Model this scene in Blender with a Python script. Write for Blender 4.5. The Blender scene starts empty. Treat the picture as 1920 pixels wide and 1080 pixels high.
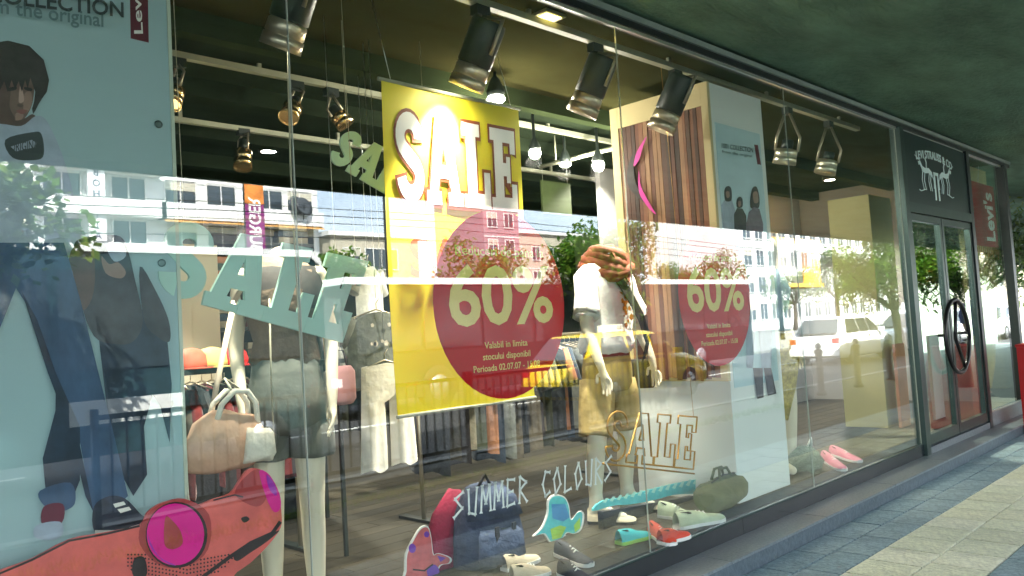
import bpy, bmesh, math, random
import numpy as np
from mathutils import Vector, Matrix, noise
random.seed(11)
scene = bpy.context.scene
COL = scene.collection
R = math.radians

# ------------------------------------------------------------------ camera
CAM_H, CAM_D, FPX = 1.4, 2.59, 1518.67           # eye height, distance to the glass, focal length in photo pixels
yaw, pitch, roll = R(44.8668), R(3.1392), R(-3.4277)
_f = Vector((math.cos(pitch)*math.cos(yaw), math.cos(pitch)*math.sin(yaw), math.sin(pitch)))
_r = _f.cross(Vector((0, 0, 1))).normalized()
_u = _r.cross(_f)
_r, _u = _r*math.cos(roll)+_u*math.sin(roll), -_r*math.sin(roll)+_u*math.cos(roll)
CAM = Vector((0, -CAM_D, CAM_H))
cam = bpy.data.objects.new('camera', bpy.data.cameras.new('camera'))
COL.objects.link(cam)
m3 = Matrix((_r, _u, -_f)).transposed()
cam.matrix_world = Matrix.Translation(CAM) @ m3.to_4x4()
cam.data.sensor_width = 36
cam.data.lens = FPX*36/1920
cam.data.clip_start = .05
cam.data.clip_end = 1500
scene.camera = cam

# ------------------------------------------------------------------ sky, sun, exposure
SUN_EL, SUN_AZ = R(45), R(34)                   # sun stands behind the shop (towards +y), a little towards -x
world = bpy.data.worlds.new('World'); scene.world = world; world.use_nodes = True
wn = world.node_tree
sky = wn.nodes.new('ShaderNodeTexSky'); sky.sky_type = 'NISHITA'; sky.sun_disc = False
sky.sun_elevation = SUN_EL; sky.sun_rotation = -SUN_AZ
sky.dust_density = 2.0; sky.air_density = 1.0; sky.ozone_density = 1.0
# thin broken cloud over the whole sky
wtc = wn.nodes.new('ShaderNodeTexCoord'); wmp = wn.nodes.new('ShaderNodeMapping'); wmp.inputs['Scale'].default_value = (1.6, 1.6, 4)
wno = wn.nodes.new('ShaderNodeTexNoise'); wno.inputs['Scale'].default_value = 2.2; wno.inputs['Detail'].default_value = 8; wno.inputs['Roughness'].default_value = .6
wmr = wn.nodes.new('ShaderNodeMapRange'); wmr.inputs[1].default_value = .38; wmr.inputs[2].default_value = .62; wmr.inputs[3].default_value = .3; wmr.inputs[4].default_value = .95
wmx = wn.nodes.new('ShaderNodeMix'); wmx.data_type = 'RGBA'; wmx.inputs[7].default_value = (6.2, 7.0, 7.8, 1)
wn.links.new(wtc.outputs['Generated'], wmp.inputs[0]); wn.links.new(wmp.outputs[0], wno.inputs['Vector'])
wn.links.new(wno.outputs['Fac'], wmr.inputs[0]); wn.links.new(wmr.outputs[0], wmx.inputs[0]); wn.links.new(sky.outputs[0], wmx.inputs[6])
wn.links.new(wmx.outputs[2], wn.nodes['Background'].inputs[0])
wn.nodes['Background'].inputs[1].default_value = .15
sun = bpy.data.objects.new('sun', bpy.data.lights.new('sun', 'SUN')); COL.objects.link(sun)
sun.data.energy = 5.0; sun.data.angle = R(.5); sun.data.color = (1, .96, .88)
sdir = Vector((-math.sin(SUN_AZ)*math.cos(SUN_EL), math.cos(SUN_AZ)*math.cos(SUN_EL), math.sin(SUN_EL)))
sun.rotation_euler = sdir.to_track_quat('Z', 'Y').to_euler()
sun.location = (0, 10, 30)
scene.view_settings.view_transform = 'Standard'
scene.view_settings.look = 'None'
scene.view_settings.exposure = 2.8
scene.view_settings.gamma = 1
scene.render.engine = 'CYCLES'
cy = scene.cycles
cy.use_denoising = True
cy.max_bounces = 8; cy.diffuse_bounces = 4; cy.glossy_bounces = 4; cy.transparent_max_bounces = 24
cy.sample_clamp_indirect = 6; cy.caustics_reflective = False; cy.caustics_refractive = False

# ------------------------------------------------------------------ helpers
def ray(x, y):
    return _f*FPX+_r*(x-960)-_u*(y-540)
def at(x, y, Y):
    v = ray(x, y); return CAM+v*((Y-CAM.y)/v.y)
def atX(x, y, X):
    v = ray(x, y); return CAM+v*((X-CAM.x)/v.x)
def slope(x, y):
    v = ray(x, y); return v.x/v.y, v.z/v.y
def street(x, y, t):
    """a point of the street, found by its mirror image in the glass; t = metres from the eye to its mirror plane"""
    sx, sz = slope(x, y); return Vector((sx*t, -(t-CAM_D), CAM_H+sz*t))

def srgb(r, g, b):
    f = lambda v: (v/255/12.92 if v <= 10 else ((v/255+.055)/1.055)**2.4)
    return (f(r), f(g), f(b), 1)

_mats = {}
def mat(name, col, rough=.6, metal=0, var=.12, scale=6, bump=0, bscale=60, emit=None, es=0, spec=.4, coat=0, stretch=None, sheen=0, trans=0):
    if name in _mats: return _mats[name]
    if len(col) == 3: col = (*col, 1)
    m = bpy.data.materials.new(name); m.use_nodes = True
    nt = m.node_tree; b = nt.nodes['Principled BSDF']
    b.inputs['Roughness'].default_value = rough; b.inputs['Metallic'].default_value = metal
    b.inputs['Specular IOR Level'].default_value = spec
    b.inputs['Coat Weight'].default_value = coat
    b.inputs['Sheen Weight'].default_value = sheen
    tc = nt.nodes.new('ShaderNodeTexCoord'); src = tc.outputs['Object']
    if stretch:
        mp = nt.nodes.new('ShaderNodeMapping'); mp.inputs['Scale'].default_value = stretch
        nt.links.new(src, mp.inputs[0]); src = mp.outputs[0]
    if var > 0:
        n = nt.nodes.new('ShaderNodeTexNoise'); n.inputs['Scale'].default_value = scale; n.inputs['Detail'].default_value = 6
        n.inputs['Roughness'].default_value = .6
        nt.links.new(src, n.inputs['Vector'])
        mr = nt.nodes.new('ShaderNodeMapRange'); mr.inputs[1].default_value = .25; mr.inputs[2].default_value = .75
        mr.inputs[3].default_value = 1-var; mr.inputs[4].default_value = 1+var
        nt.links.new(n.outputs['Fac'], mr.inputs[0])
        mx = nt.nodes.new('ShaderNodeMix'); mx.data_type = 'RGBA'; mx.blend_type = 'MULTIPLY'; mx.inputs[0].default_value = 1
        mx.inputs[6].default_value = col; nt.links.new(mr.outputs[0], mx.inputs[7])
        nt.links.new(mx.outputs[2], b.inputs['Base Color'])
    else:
        b.inputs['Base Color'].default_value = col
    if bump:
        n2 = nt.nodes.new('ShaderNodeTexNoise'); n2.inputs['Scale'].default_value = bscale; n2.inputs['Detail'].default_value = 5
        nt.links.new(src, n2.inputs['Vector'])
        bp = nt.nodes.new('ShaderNodeBump'); bp.inputs['Strength'].default_value = bump; bp.inputs['Distance'].default_value = .02
        nt.links.new(n2.outputs['Fac'], bp.inputs['Height']); nt.links.new(bp.outputs[0], b.inputs['Normal'])
    if trans:
        tl_ = nt.nodes.new('ShaderNodeBsdfTranslucent'); ms = nt.nodes.new('ShaderNodeMixShader'); ms.inputs[0].default_value = trans
        if var > 0: nt.links.new(mx.outputs[2], tl_.inputs[0])
        else: tl_.inputs[0].default_value = col
        nt.links.new(b.outputs[0], ms.inputs[1]); nt.links.new(tl_.outputs[0], ms.inputs[2]); nt.links.new(ms.outputs[0], nt.nodes['Material Output'].inputs[0])
    if emit:
        b.inputs['Emission Color'].default_value = (*emit[:3], 1); b.inputs['Emission Strength'].default_value = es
    _mats[name] = m
    return m

def glass_mat(name, f0, tint=(1, 1, 1), wob=0.0):
    """pane: mirror share by the angle of view (Schlick's Fresnel law), the rest passes straight through"""
    m = bpy.data.materials.new(name); m.use_nodes = True; nt = m.node_tree; nt.nodes.clear()
    o = nt.nodes.new('ShaderNodeOutputMaterial'); mix = nt.nodes.new('ShaderNodeMixShader')
    tr = nt.nodes.new('ShaderNodeBsdfTransparent'); tr.inputs[0].default_value = (*tint, 1)
    gl = nt.nodes.new('ShaderNodeBsdfGlossy'); gl.inputs['Roughness'].default_value = 0.0
    gl.inputs[0].default_value = (1, 1, 1, 1)
    g = nt.nodes.new('ShaderNodeNewGeometry')
    d = nt.nodes.new('ShaderNodeVectorMath'); d.operation = 'DOT_PRODUCT'
    nt.links.new(g.outputs['Incoming'], d.inputs[0]); nt.links.new(g.outputs['Normal'], d.inputs[1])
    def mth(op, a, b=None):
        n = nt.nodes.new('ShaderNodeMath'); n.operation = op
        for i, v in enumerate((a, b)):
            if v is None: continue
            if isinstance(v, (int, float)): n.inputs[i].default_value = v
            else: nt.links.new(v, n.inputs[i])
        return n.outputs[0]
    c = mth('ABSOLUTE', d.outputs['Value'])
    p5 = mth('POWER', mth('SUBTRACT', 1.0, c), 5.0)
    F = mth('ADD', mth('MULTIPLY', p5, 1-f0), f0)
    nt.links.new(F, mix.inputs[0]); nt.links.new(tr.outputs[0], mix.inputs[1]); nt.links.new(gl.outputs[0], mix.inputs[2])
    if wob:
        tc = nt.nodes.new('ShaderNodeTexCoord'); n = nt.nodes.new('ShaderNodeTexNoise'); n.inputs['Scale'].default_value = 1.3
        nt.links.new(tc.outputs['Object'], n.inputs['Vector'])
        bp = nt.nodes.new('ShaderNodeBump'); bp.inputs['Strength'].default_value = wob; bp.inputs['Distance'].default_value = .01
        nt.links.new(n.outputs['Fac'], bp.inputs['Height']); nt.links.new(bp.outputs[0], gl.inputs['Normal'])
    nt.links.new(mix.outputs[0], o.inputs[0])
    return m

def wloc(o):
    p = Vector((0, 0, 0))
    while o is not None:
        p += o.location; o = o.parent
    return p

def tag(o, label, cat, group=None):
    o['label'] = label; o['category'] = cat
    if group: o['group'] = group
    return o

def thing(name, label, cat, loc, group=None):
    o = bpy.data.objects.new(name, None); COL.objects.link(o); o.location = Vector(loc); o.empty_display_size = .1
    return tag(o, label, cat, group)

def frame_of(axis, side=None):
    a = Vector(axis).normalized()
    s = Vector(side) if side is not None else (Vector((1, 0, 0)) if abs(a.x) < .9 else Vector((0, 1, 0)))
    s = (s-a*s.dot(a)).normalized()
    return a, s, a.cross(s)

class MB:
    """collects faces in world coordinates; build() links ONE mesh object"""
    def __init__(self): self.v = []; self.f = []; self.m = []; self.mi = 0; self.sm = []
    def face(self, idx, s=False): self.f.append(tuple(idx)); self.m.append(self.mi); self.sm.append(s)
    def add(self, vs): n = len(self.v); self.v += [Vector(p) for p in vs]; return n
    def box(self, c, s, rot=None, taper=1):
        c = Vector(c); hx, hy, hz = s[0]/2, s[1]/2, s[2]/2
        vs = [Vector((sx*hx*(taper if sz > 0 else 1), sy*hy*(taper if sz > 0 else 1), sz*hz)) for sz in (-1, 1) for sx, sy in ((-1, -1), (1, -1), (1, 1), (-1, 1))]
        if rot is not None: vs = [rot @ p for p in vs]
        n = self.add([c+p for p in vs])
        for q in ((3, 2, 1, 0), (4, 5, 6, 7), (0, 1, 5, 4), (1, 2, 6, 5), (2, 3, 7, 6), (3, 0, 4, 7)): self.face([n+i for i in q])
        return self
    def span(self, a, b):
        a, b = Vector(a), Vector(b); return self.box((a+b)/2, [abs(x) for x in (b-a)])
    def poly(self, pts, d=None):
        n = self.add(pts); k = len(pts)
        if d is None: self.face(range(n, n+k)); return self
        d = Vector(d); n2 = self.add([Vector(p)+d for p in pts])
        self.face(range(n, n+k)); self.face(reversed(range(n2, n2+k)))
        for i in range(k): self.face((n+i, n2+i, n2+(i+1) % k, n+(i+1) % k))
        return self
    def loft(self, rings, k=14, cap=True, smooth=True, nz=0, nf=6, power=1):
        """rings: (centre, rx, ry, side, axis)"""
        base = None
        for (c, rx, ry, side, axis) in rings:
            a, s, t = frame_of(axis, side)
            ps = []
            for i in range(k):
                th = 2*math.pi*i/k; cx, sx = math.cos(th), math.sin(th)
                if power != 1:
                    cx = math.copysign(abs(cx)**power, cx); sx = math.copysign(abs(sx)**power, sx)
                p = Vector(c)+s*(cx*rx)+t*(sx*ry)
                if nz: p += noise.noise_vector(p*nf)*nz+noise.noise_vector(p*nf*2.7)*nz*.45
                ps.append(p)
            n = self.add(ps)
            if base is None:
                first = n
            else:
                for i in range(k): self.face((base+i, base+(i+1) % k, n+(i+1) % k, n+i), smooth)
            base = n
        if cap:
            self.face(reversed(range(first, first+k))); self.face(range(base, base+k))
        return self
    def tube(self, pts, r, k=8, cap=True, side=None):
        pts = [Vector(p) for p in pts]; rs = r if isinstance(r, (list, tuple)) else [r]*len(pts)
        rings = []; s = side
        for i, p in enumerate(pts):
            a = (pts[min(i+1, len(pts)-1)]-pts[max(i-1, 0)])
            if a.length < 1e-9: a = Vector((0, 0, 1))
            _, s, _ = frame_of(a, s)
            rings.append((p, rs[i], rs[i], s, a))
        return self.loft(rings, k, cap)
    def lathe(self, prof, base=(0, 0, 0), axis=(0, 0, 1), k=20, side=None, sy=1):
        """prof: (radius, along axis)"""
        a, s, t = frame_of(axis, side); b = Vector(base)
        return self.loft([(b+a*h, max(r, 1e-4), max(r, 1e-4)*sy, s, a) for r, h in prof], k)
    def ball(self, c, rx, ry, rz, k=14, n=8, nz=0, nf=5):
        rings = []
        for i in range(n+1):
            th = math.pi*i/n; z = -math.cos(th); q = max(math.sin(th), .02)
            rings.append((Vector(c)+Vector((0, 0, z*rz)), rx*q, ry*q, (1, 0, 0), (0, 0, 1)))
        return self.loft(rings, k, nz=nz, nf=nf)
    def build(self, name, mats, parent=None, label=None, cat=None, group=None, kind=None):
        off = wloc(parent) if parent else None
        if parent is None:
            xs = [p.x for p in self.v]; ys = [p.y for p in self.v]; zs = [p.z for p in self.v]
            off = Vector(((min(xs)+max(xs))/2, (min(ys)+max(ys))/2, min(zs)))
        me = bpy.data.meshes.new(name)
        me.from_pydata([p-off for p in self.v], [], self.f)
        if not isinstance(mats, (list, tuple)): mats = [mats]
        for m in mats: me.materials.append(m)
        me.polygons.foreach_set('material_index', [min(i, len(mats)-1) for i in self.m])
        me.polygons.foreach_set('use_smooth', self.sm)
        me.update()
        o = bpy.data.objects.new(name, me); COL.objects.link(o)
        if parent: o.parent = parent
        else: o.location = off
        if label: tag(o, label, cat, group)
        if kind: o['kind'] = kind
        return o

def copy_tree(o, parent=None, label=None):
    c = o.copy(); COL.objects.link(c); c.parent = parent
    if label: c['label'] = label
    for ch in list(o.children): copy_tree(ch, c)
    return c

def shape_mesh(splines, extrude=0, offset=0):
    cu = bpy.data.curves.new('tmp_shape', 'CURVE'); cu.dimensions = '2D'; cu.fill_mode = 'BOTH'; cu.extrude = extrude; cu.offset = offset
    for pts in splines:
        sp = cu.splines.new('POLY'); sp.points.add(len(pts)-1); sp.use_cyclic_u = True
        for p, q in zip(sp.points, pts): p.co = (q[0], q[1], 0, 1)
    o = bpy.data.objects.new('tmp_shape', cu)
    me = bpy.data.meshes.new_from_object(o)
    vs = [v.co.copy() for v in me.vertices]; fs = [tuple(p.vertices) for p in me.polygons]
    bpy.data.objects.remove(o); bpy.data.curves.remove(cu); bpy.data.meshes.remove(me)
    return vs, fs

def text_mesh(s, extrude=0, offset=0, shear=0):
    """built-in lettering, scaled to unit height of the capitals; returns verts, faces, width"""
    cu = bpy.data.curves.new('tmp_text', 'FONT'); cu.body = s; cu.extrude = extrude; cu.offset = offset; cu.shear = shear; cu.resolution_u = 3
    o = bpy.data.objects.new('tmp_text', cu)
    me = bpy.data.meshes.new_from_object(o)
    k = 1/.69
    vs = [Vector((v.co.x*k, v.co.y*k, v.co.z)) for v in me.vertices]; fs = [tuple(p.vertices) for p in me.polygons]
    bpy.data.objects.remove(o); bpy.data.curves.remove(cu); bpy.data.meshes.remove(me)
    w = max(v.x for v in vs) if vs else 1
    return vs, fs, w

def words(s, extrude=0, offset=0):
    """the words of one line, each as verts, faces; x runs 0..1 over the whole line"""
    tot = text_mesh(s, 0, offset)[2]; ws = s.split(' ')
    for i, wd in enumerate(ws):
        vs, fs, w = text_mesh(wd, extrude, offset); o = text_mesh(' '.join(ws[:i+1]), 0, offset)[2]-w
        yield [Vector(((v.x+o)/tot, v.y, v.z)) for v in vs], fs

def put(mb, vs, fs, fn):
    n = mb.add([fn(v) for v in vs])
    for f in fs: mb.face([n+i for i in f])
    return mb

def plane_map(origin, ux, uy, un):
    o, ux, uy, un = Vector(origin), Vector(ux), Vector(uy), Vector(un)
    return lambda v: o+ux*v.x+uy*v.y+un*v.z

def quad_map(bl, br, tr, tl, w=1, h=1):
    bl, br, tr, tl = map(Vector, (bl, br, tr, tl))
    n = (br-bl).cross(tl-bl).normalized()
    def fn(v):
        a, b = v.x/w, v.y/h
        return bl*(1-a)*(1-b)+br*a*(1-b)+tr*a*b+tl*(1-a)*b+n*v.z
    return fn

# slab lettering for the SALE signs (unit height)
def stroke(pts, w):
    L, Rr = [], []
    P = [Vector((p[0], p[1])) for p in pts]
    for i, p in enumerate(P):
        d = (P[min(i+1, len(P)-1)]-P[max(i-1, 0)]).normalized(); n = Vector((-d.y, d.x))*w/2
        L.append(tuple(p+n)); Rr.append(tuple(p-n))
    return L+Rr[::-1]
def arc(cx, cy, rx, ry, a0, a1, n=14):
    return [(cx+rx*math.cos(R(a0+(a1-a0)*i/n)), cy+ry*math.sin(R(a0+(a1-a0)*i/n))) for i in range(n+1)]
S_OUT = stroke(arc(.32, .72, .2, .18, -5, 235)+arc(.32, .28, .2, .18, 62, -178), .2)
GLYPH = {
 'S': ([S_OUT], .64),
 'A': ([[(0, 0), (.34, 0), (.34, .16), (.27, .16), (.31, .3), (.53, .3), (.57, .16), (.5, .16), (.5, 0), (.86, 0), (.86, .16), (.79, .16), (.57, 1), (.29, 1), (.07, .16), (0, .16)],
        [(.35, .46), (.49, .46), (.42, .76)]], .86),
 'L': ([[(0, 0), (.68, 0), (.68, .44), (.52, .44), (.52, .18), (.34, .18), (.34, .84), (.44, .84), (.44, 1), (0, 1), (0, .84), (.1, .84), (.1, .16), (0, .16)]], .68),
 'E': ([[(0, 0), (.7, 0), (.7, .34), (.55, .34), (.55, .17), (.34, .17), (.34, .42), (.42, .42), (.42, .34), (.53, .34), (.53, .67), (.42, .67), (.42, .59), (.34, .59), (.34, .83), (.53, .83), (.53, .7), (.68, .7), (.68, 1), (0, 1), (0, .84), (.1, .84), (.1, .16), (0, .16)]], .7),
}
SALE_W = 2.96
def sale_glyphs():
    x = 0
    for ch in 'SALE':
        sp, w = GLYPH[ch]
        yield ch, [[(p[0]+x, p[1]) for p in s] for s in sp]
        x += w+.027

def prism_px(mb, pts, Y, th=.0):
    """flat outline (given as seen in the photograph) on the upright plane y=Y, thickness th away from the glass"""
    ps = [at(x, y, Y) for x, y in pts]
    return mb.poly(ps[::-1], (0, th, 0) if th else None)

def smooth_px(pts, n=4):
    out = []; k = len(pts)
    for i in range(k):
        p0, p1, p2, p3 = [Vector((*pts[(i+j-1) % k], 0)) for j in range(4)]
        for s in range(n):
            t = s/n
            q = .5*((2*p1)+(p2-p0)*t+(2*p0-5*p1+4*p2-p3)*t*t+(3*p1-p0-3*p2+p3)*t**3)
            out.append((q.x, q.y))
    return out

def cutout(mb, px, Y, th=0, holes=()):
    """outline with concave parts, filled properly"""
    ps = [at(x, y, Y) for x, y in px]
    vs, fs = shape_mesh([[(p.x, p.z) for p in ps]]+[[(at(x, y, Y).x, at(x, y, Y).z) for x, y in h] for h in holes], th/2)
    return put(mb, vs, fs, lambda v: Vector((v.x, Y+th/2-v.z, v.y)))

# ------------------------------------------------------------------ materials of the setting
M_ASPH = mat('asphalt', (.045, .046, .048), .85, var=.3, scale=3, bump=.3, bscale=90)
M_CONC = mat('soffit_concrete', (.12, .225, .155), .9, var=.4, scale=1.6, bump=.9, bscale=14, stretch=(1, 2.5, 1))
M_BEAM = mat('painted_beam', (.20, .26, .235), .7, var=.15, scale=3, bump=.15, bscale=40)
M_DARKMETAL = mat('dark_metal', (.02, .028, .028), .35, metal=.3, var=.15, scale=20)
M_ALU = mat('aluminium', (.62, .66, .64), .3, metal=.9, var=.08, scale=30)
M_FRAME = mat('green_grey_frame', (.045, .075, .07), .3, metal=.6, var=.12, scale=12)
M_GRANITE = mat('polished_granite', (.010, .014, .018), .2, var=.35, scale=120, spec=.6)
M_GRANITE2 = mat('worn_granite', (.15, .175, .19), .34, var=.35, scale=60, bump=.1, bscale=80, spec=.5)
M_KERB = mat('kerb_stone', (.085, .115, .14), .5, var=.3, scale=30, bump=.2, bscale=60)
M_TGREY = [mat('grey_tile_%d' % i, c, .5, var=.4, scale=38, bump=.8, bscale=55) for i, c in enumerate(((.28, .37, .40), (.31, .40, .42), (.25, .345, .38)))]
M_TYEL = [mat('yellow_tile_%d' % i, c, .6, var=.28, scale=42, bump=.9, bscale=50) for i, c in enumerate(((.80, .79, .58), (.83, .81, .62), (.77, .75, .54)))]
M_PAVE = mat('far_paving', (.24, .24, .22), .8, var=.2, scale=2, bump=.2, bscale=20)
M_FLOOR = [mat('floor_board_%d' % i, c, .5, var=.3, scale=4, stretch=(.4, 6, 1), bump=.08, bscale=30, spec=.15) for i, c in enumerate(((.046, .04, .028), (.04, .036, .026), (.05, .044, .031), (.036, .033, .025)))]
M_CEIL = mat('shop_ceiling', (.04, .037, .014), .9, var=.2, scale=1.2, spec=0)
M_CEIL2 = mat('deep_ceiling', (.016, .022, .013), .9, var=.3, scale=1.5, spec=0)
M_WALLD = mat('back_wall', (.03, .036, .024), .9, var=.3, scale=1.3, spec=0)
M_WALLG = mat('grey_wall', (.32, .31, .30), .8, var=.1, scale=1.5)
M_GLASS = glass_mat('shop_glass', .076, (.97, 1, .99), .02)
M_GLASSD = glass_mat('door_glass', .06, (.93, 1, .98), .02)

def struct(mb, name, m, parent=None):
    o = mb.build(name, m, parent)
    if parent is None: o['kind'] = 'structure'
    return o

# ground, road, far pavement
struct(MB().span((-400, -400, -.32), (500, 300, -.15)), 'ground', M_ASPH)
struct(MB().span((-60, -14.5, -.145), (140, -4.75, -.125)), 'road', M_ASPH)
struct(MB().span((-60, -47.2, -.14), (140, -14.5, -.02)), 'far_pavement', M_PAVE)
pav = struct(MB().span((-30, -4.6, -.14), (60, -.23, -.012)), 'pavement', mat('paving_bed', (.07, .07, .06), .8, var=.2, scale=12, bump=.2, bscale=40))
kb = MB()
for i in range(46): kb.box((-29+i*1.95, -4.68, -.085), (1.94, .15, .19))
struct(kb, 'kerb', mat('street_kerb', (.33, .33, .31), .8, var=.2, scale=6))
# road markings
for i in range(12):
    struct(MB().span((-6+i*6, -9.7, -.121), (-3+i*6, -9.58, -.118)), 'road_marking', mat('road_paint', (.75, .75, .7), .7, var=.15))

# pavement tiles: rows of squares along the shopfront
rows = [(-.23, -.437, 'g'), (-.437, -.645, 'g'), (-.645, -.947, 'y'), (-.947, -1.25, 'y'), (-1.25, -1.55, 'g'), (-1.55, -1.85, 'g')]
tmesh = {}
for j, (y0, y1, k) in enumerate(rows):
    w = .3 if k == 'y' else .415
    x = 2.55 + (.11*j % .2)
    i = 0
    while x < 13.5 and i < 60:
        key = (k, round(y0-y1, 3))
        d = abs(y0-y1)
        mm = random.choice(M_TGREY if k == 'g' else M_TYEL)
        if (key, mm.name) not in tmesh:
            mb = MB(); mb.box((0, 0, .004), (w-.013, d-.013, .016)); 
            o = mb.build('tile', mm, pav); tmesh[(key, mm.name)] = o.data
        else:
            o = bpy.data.objects.new('tile', tmesh[(key, mm.name)]); COL.objects.link(o); o.parent = pav
        o.location = Vector((x+w/2, (y0+y1)/2, -.0085+random.uniform(-.0012, .0012)))-wloc(pav)
        if not len(o.data.vertices): pass
        x += w; i += 1
# (first objects of each mesh were built in pavement coordinates: shift their data so the origin is the tile's centre)
for me in tmesh.values():
    c = sum((v.co for v in me.vertices), Vector())/len(me.vertices)
    for v in me.vertices: v.co -= c

# the step below the window: tread stones
st = struct(MB().span((-6, -.23, -.012), (11.2, .02, .09)), 'shop_step', M_KERB)
x = -2.0
while x < 11:
    w = 1.18
    MB().span((x+.003, -.245, .0905), (min(x+w, 11.2)-.003, -.004, .106)).build('tread_stone', M_GRANITE2, st)
    x += w

# the overhanging slab of the building above
sl = thing('building_overhang', 'rough concrete underside of the building overhanging the shopfront', 'building', (2, -2, 3.13))
so = bmesh.new()
nx, ny = 120, 40
vs = [[so.verts.new((-14+44*i/nx, -4.87+4.85*j/ny, 3.13+noise.noise(Vector((i*.9, j*.55, 0)))*.012+noise.noise(Vector((i*.12, j*.3, 4)))*.02)) for j in range(ny+1)] for i in range(nx+1)]
for i in range(nx):
    for j in range(ny): so.faces.new((vs[i][j], vs[i][j+1], vs[i+1][j+1], vs[i+1][j]))
mb = MB(); n = mb.add([v.co for v in so.verts]); so.verts.index_update()
for f in so.faces: mb.face([n+v.index for v in f.verts], True)
so.free()
mb.build('soffit', M_CONC, sl)
MB().span((-14, -4.9, 3.17), (30, 9, 3.38)).build('slab', M_CONC, sl)
MB().span((-14, -4.96, 3.05), (30, -4.905, 3.42)).build('edge_beam', M_CONC, sl)
MB().span((-14, -.04, 3.075), (11.3, .03, 3.1095)).build('lintel', M_BEAM, sl)
MB().span((-14, -.024, 3.035), (11.3, .04, 3.0745)).build('head_channel', M_DARKMETAL, sl)

# ------------------------------------------------------------------ shop interior shell
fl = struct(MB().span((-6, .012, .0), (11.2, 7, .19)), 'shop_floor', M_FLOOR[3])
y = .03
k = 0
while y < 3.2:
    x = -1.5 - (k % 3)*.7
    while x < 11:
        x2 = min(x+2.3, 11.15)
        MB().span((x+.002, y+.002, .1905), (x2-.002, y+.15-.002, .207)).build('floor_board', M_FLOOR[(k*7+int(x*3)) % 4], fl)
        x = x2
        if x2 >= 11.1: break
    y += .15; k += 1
struct(MB().span((-6, .04, 3.1), (11.2, 1.27, 3.16)), 'ceiling_front', M_CEIL)
struct(MB().span((-6, 1.2705, 2.98), (11.2, 1.36, 3.16)), 'ceiling_beam', mat('beam_olive', (.03, .04, .018), .9, var=.2, scale=2, spec=0))
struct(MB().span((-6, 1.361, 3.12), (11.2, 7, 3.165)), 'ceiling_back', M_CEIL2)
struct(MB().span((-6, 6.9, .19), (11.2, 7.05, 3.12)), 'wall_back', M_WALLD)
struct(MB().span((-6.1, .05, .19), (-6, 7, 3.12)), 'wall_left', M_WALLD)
struct(MB().span((11.2, 1.2, .0), (11.35, 7, 3.16)), 'wall_right', M_WALLG)
# ceiling joists in the deep part
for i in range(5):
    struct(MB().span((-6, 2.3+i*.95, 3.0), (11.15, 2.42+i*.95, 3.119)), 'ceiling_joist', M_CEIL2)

# ------------------------------------------------------------------ the window: frame, plinth, panes
win = thing('shop_window', 'long glass shopfront on a black granite plinth reflecting the street', 'window', (4, 0, .106))
seams = [-2.45, -.47, 1.52, 3.51, 5.45, 7.58]
for a, b in zip(seams[:-1], seams[1:]):
    MB().span((a+.002, -.005, .207), (b-.002, .005, 3.034)).build('pane', M_GLASS, win)
    MB().span((b-.0015, -.004, .21), (b+.0015, .004, 3.03)).build('seam', mat('seam_silicone', (.42, .46, .40), .3, var=0), win)
x = -2.45
for a, b in zip((-2.45, .5, 2.47, 4.43), (.5, 2.47, 4.43, 7.58)):
    MB().span((a+.002, -.02, .107), (b-.002, .011, .2)).build('plinth_stone', M_GRANITE, win)
MB().span((-2.45, -.014, .2005), (7.58, -.0055, .209)).build('bottom_trim', M_FRAME, win)
MB().span((-2.45, -.016, 3.016), (11.0, -.0055, 3.0345)).build('top_trim', M_ALU, win)

# end pane beyond the door
win2 = thing('end_window', 'narrow glass pane between the door and the corner post', 'window', (10.3, 0, .106))
MB().span((9.6, -.005, .25), (10.94, .005, 3.034)).build('pane', M_GLASSD, win2)
MB().span((9.6, -.03, .107), (10.94, .03, .249)).build('plinth_stone', M_GRANITE2, win2)
MB().span((10.94, -.05, .107), (11.05, .06, 3.034)).build('corner_post', M_DARKMETAL, win2)
MB().span((9.6, -.012, .25), (10.94, -.0055, .262)).build('bottom_trim', M_ALU, win2)
# return side glass at the corner
MB().span((10.99, .07, .2), (11.0, 1.19, 3.03)).build('side_pane', M_GLASSD, win2)

# ------------------------------------------------------------------ the door
door = thing('glass_door', 'double glass door with green grey frame and round black pull ring', 'door', (8.55, 0, .106))
MB().span((7.584, -.045, .107), (7.68, .045, 3.033)).build('jamb', M_FRAME, door)
MB().span((9.5, -.045, .107), (9.595, .045, 3.033)).build('jamb', M_DARKMETAL, door)
MB().span((7.681, -.045, 2.27), (9.499, .045, 2.36)).build('door_head', M_FRAME, door)
for a, b in ((7.69, 8.54), (8.56, 9.49)):
    lf = MB()
    lf.span((a, -.03, .18), (a+.055, .02, 2.26)); lf.span((b-.055, -.03, .18), (b, .02, 2.26))
    lf.span((a+.056, -.03, .18), (b-.056, .02, .27)); lf.span((a+.056, -.03, 2.2), (b-.056, .02, 2.26))
    l = lf.build('door_leaf', M_FRAME, door)
    MB().span((a+.056, -.008, .272), (b-.056, .0, 2.198)).build('pane', M_GLASSD, l)
MB().span((7.681, -.04, .107), (9.499, .03, .165)).build('threshold', M_GRANITE2, door)
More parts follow.
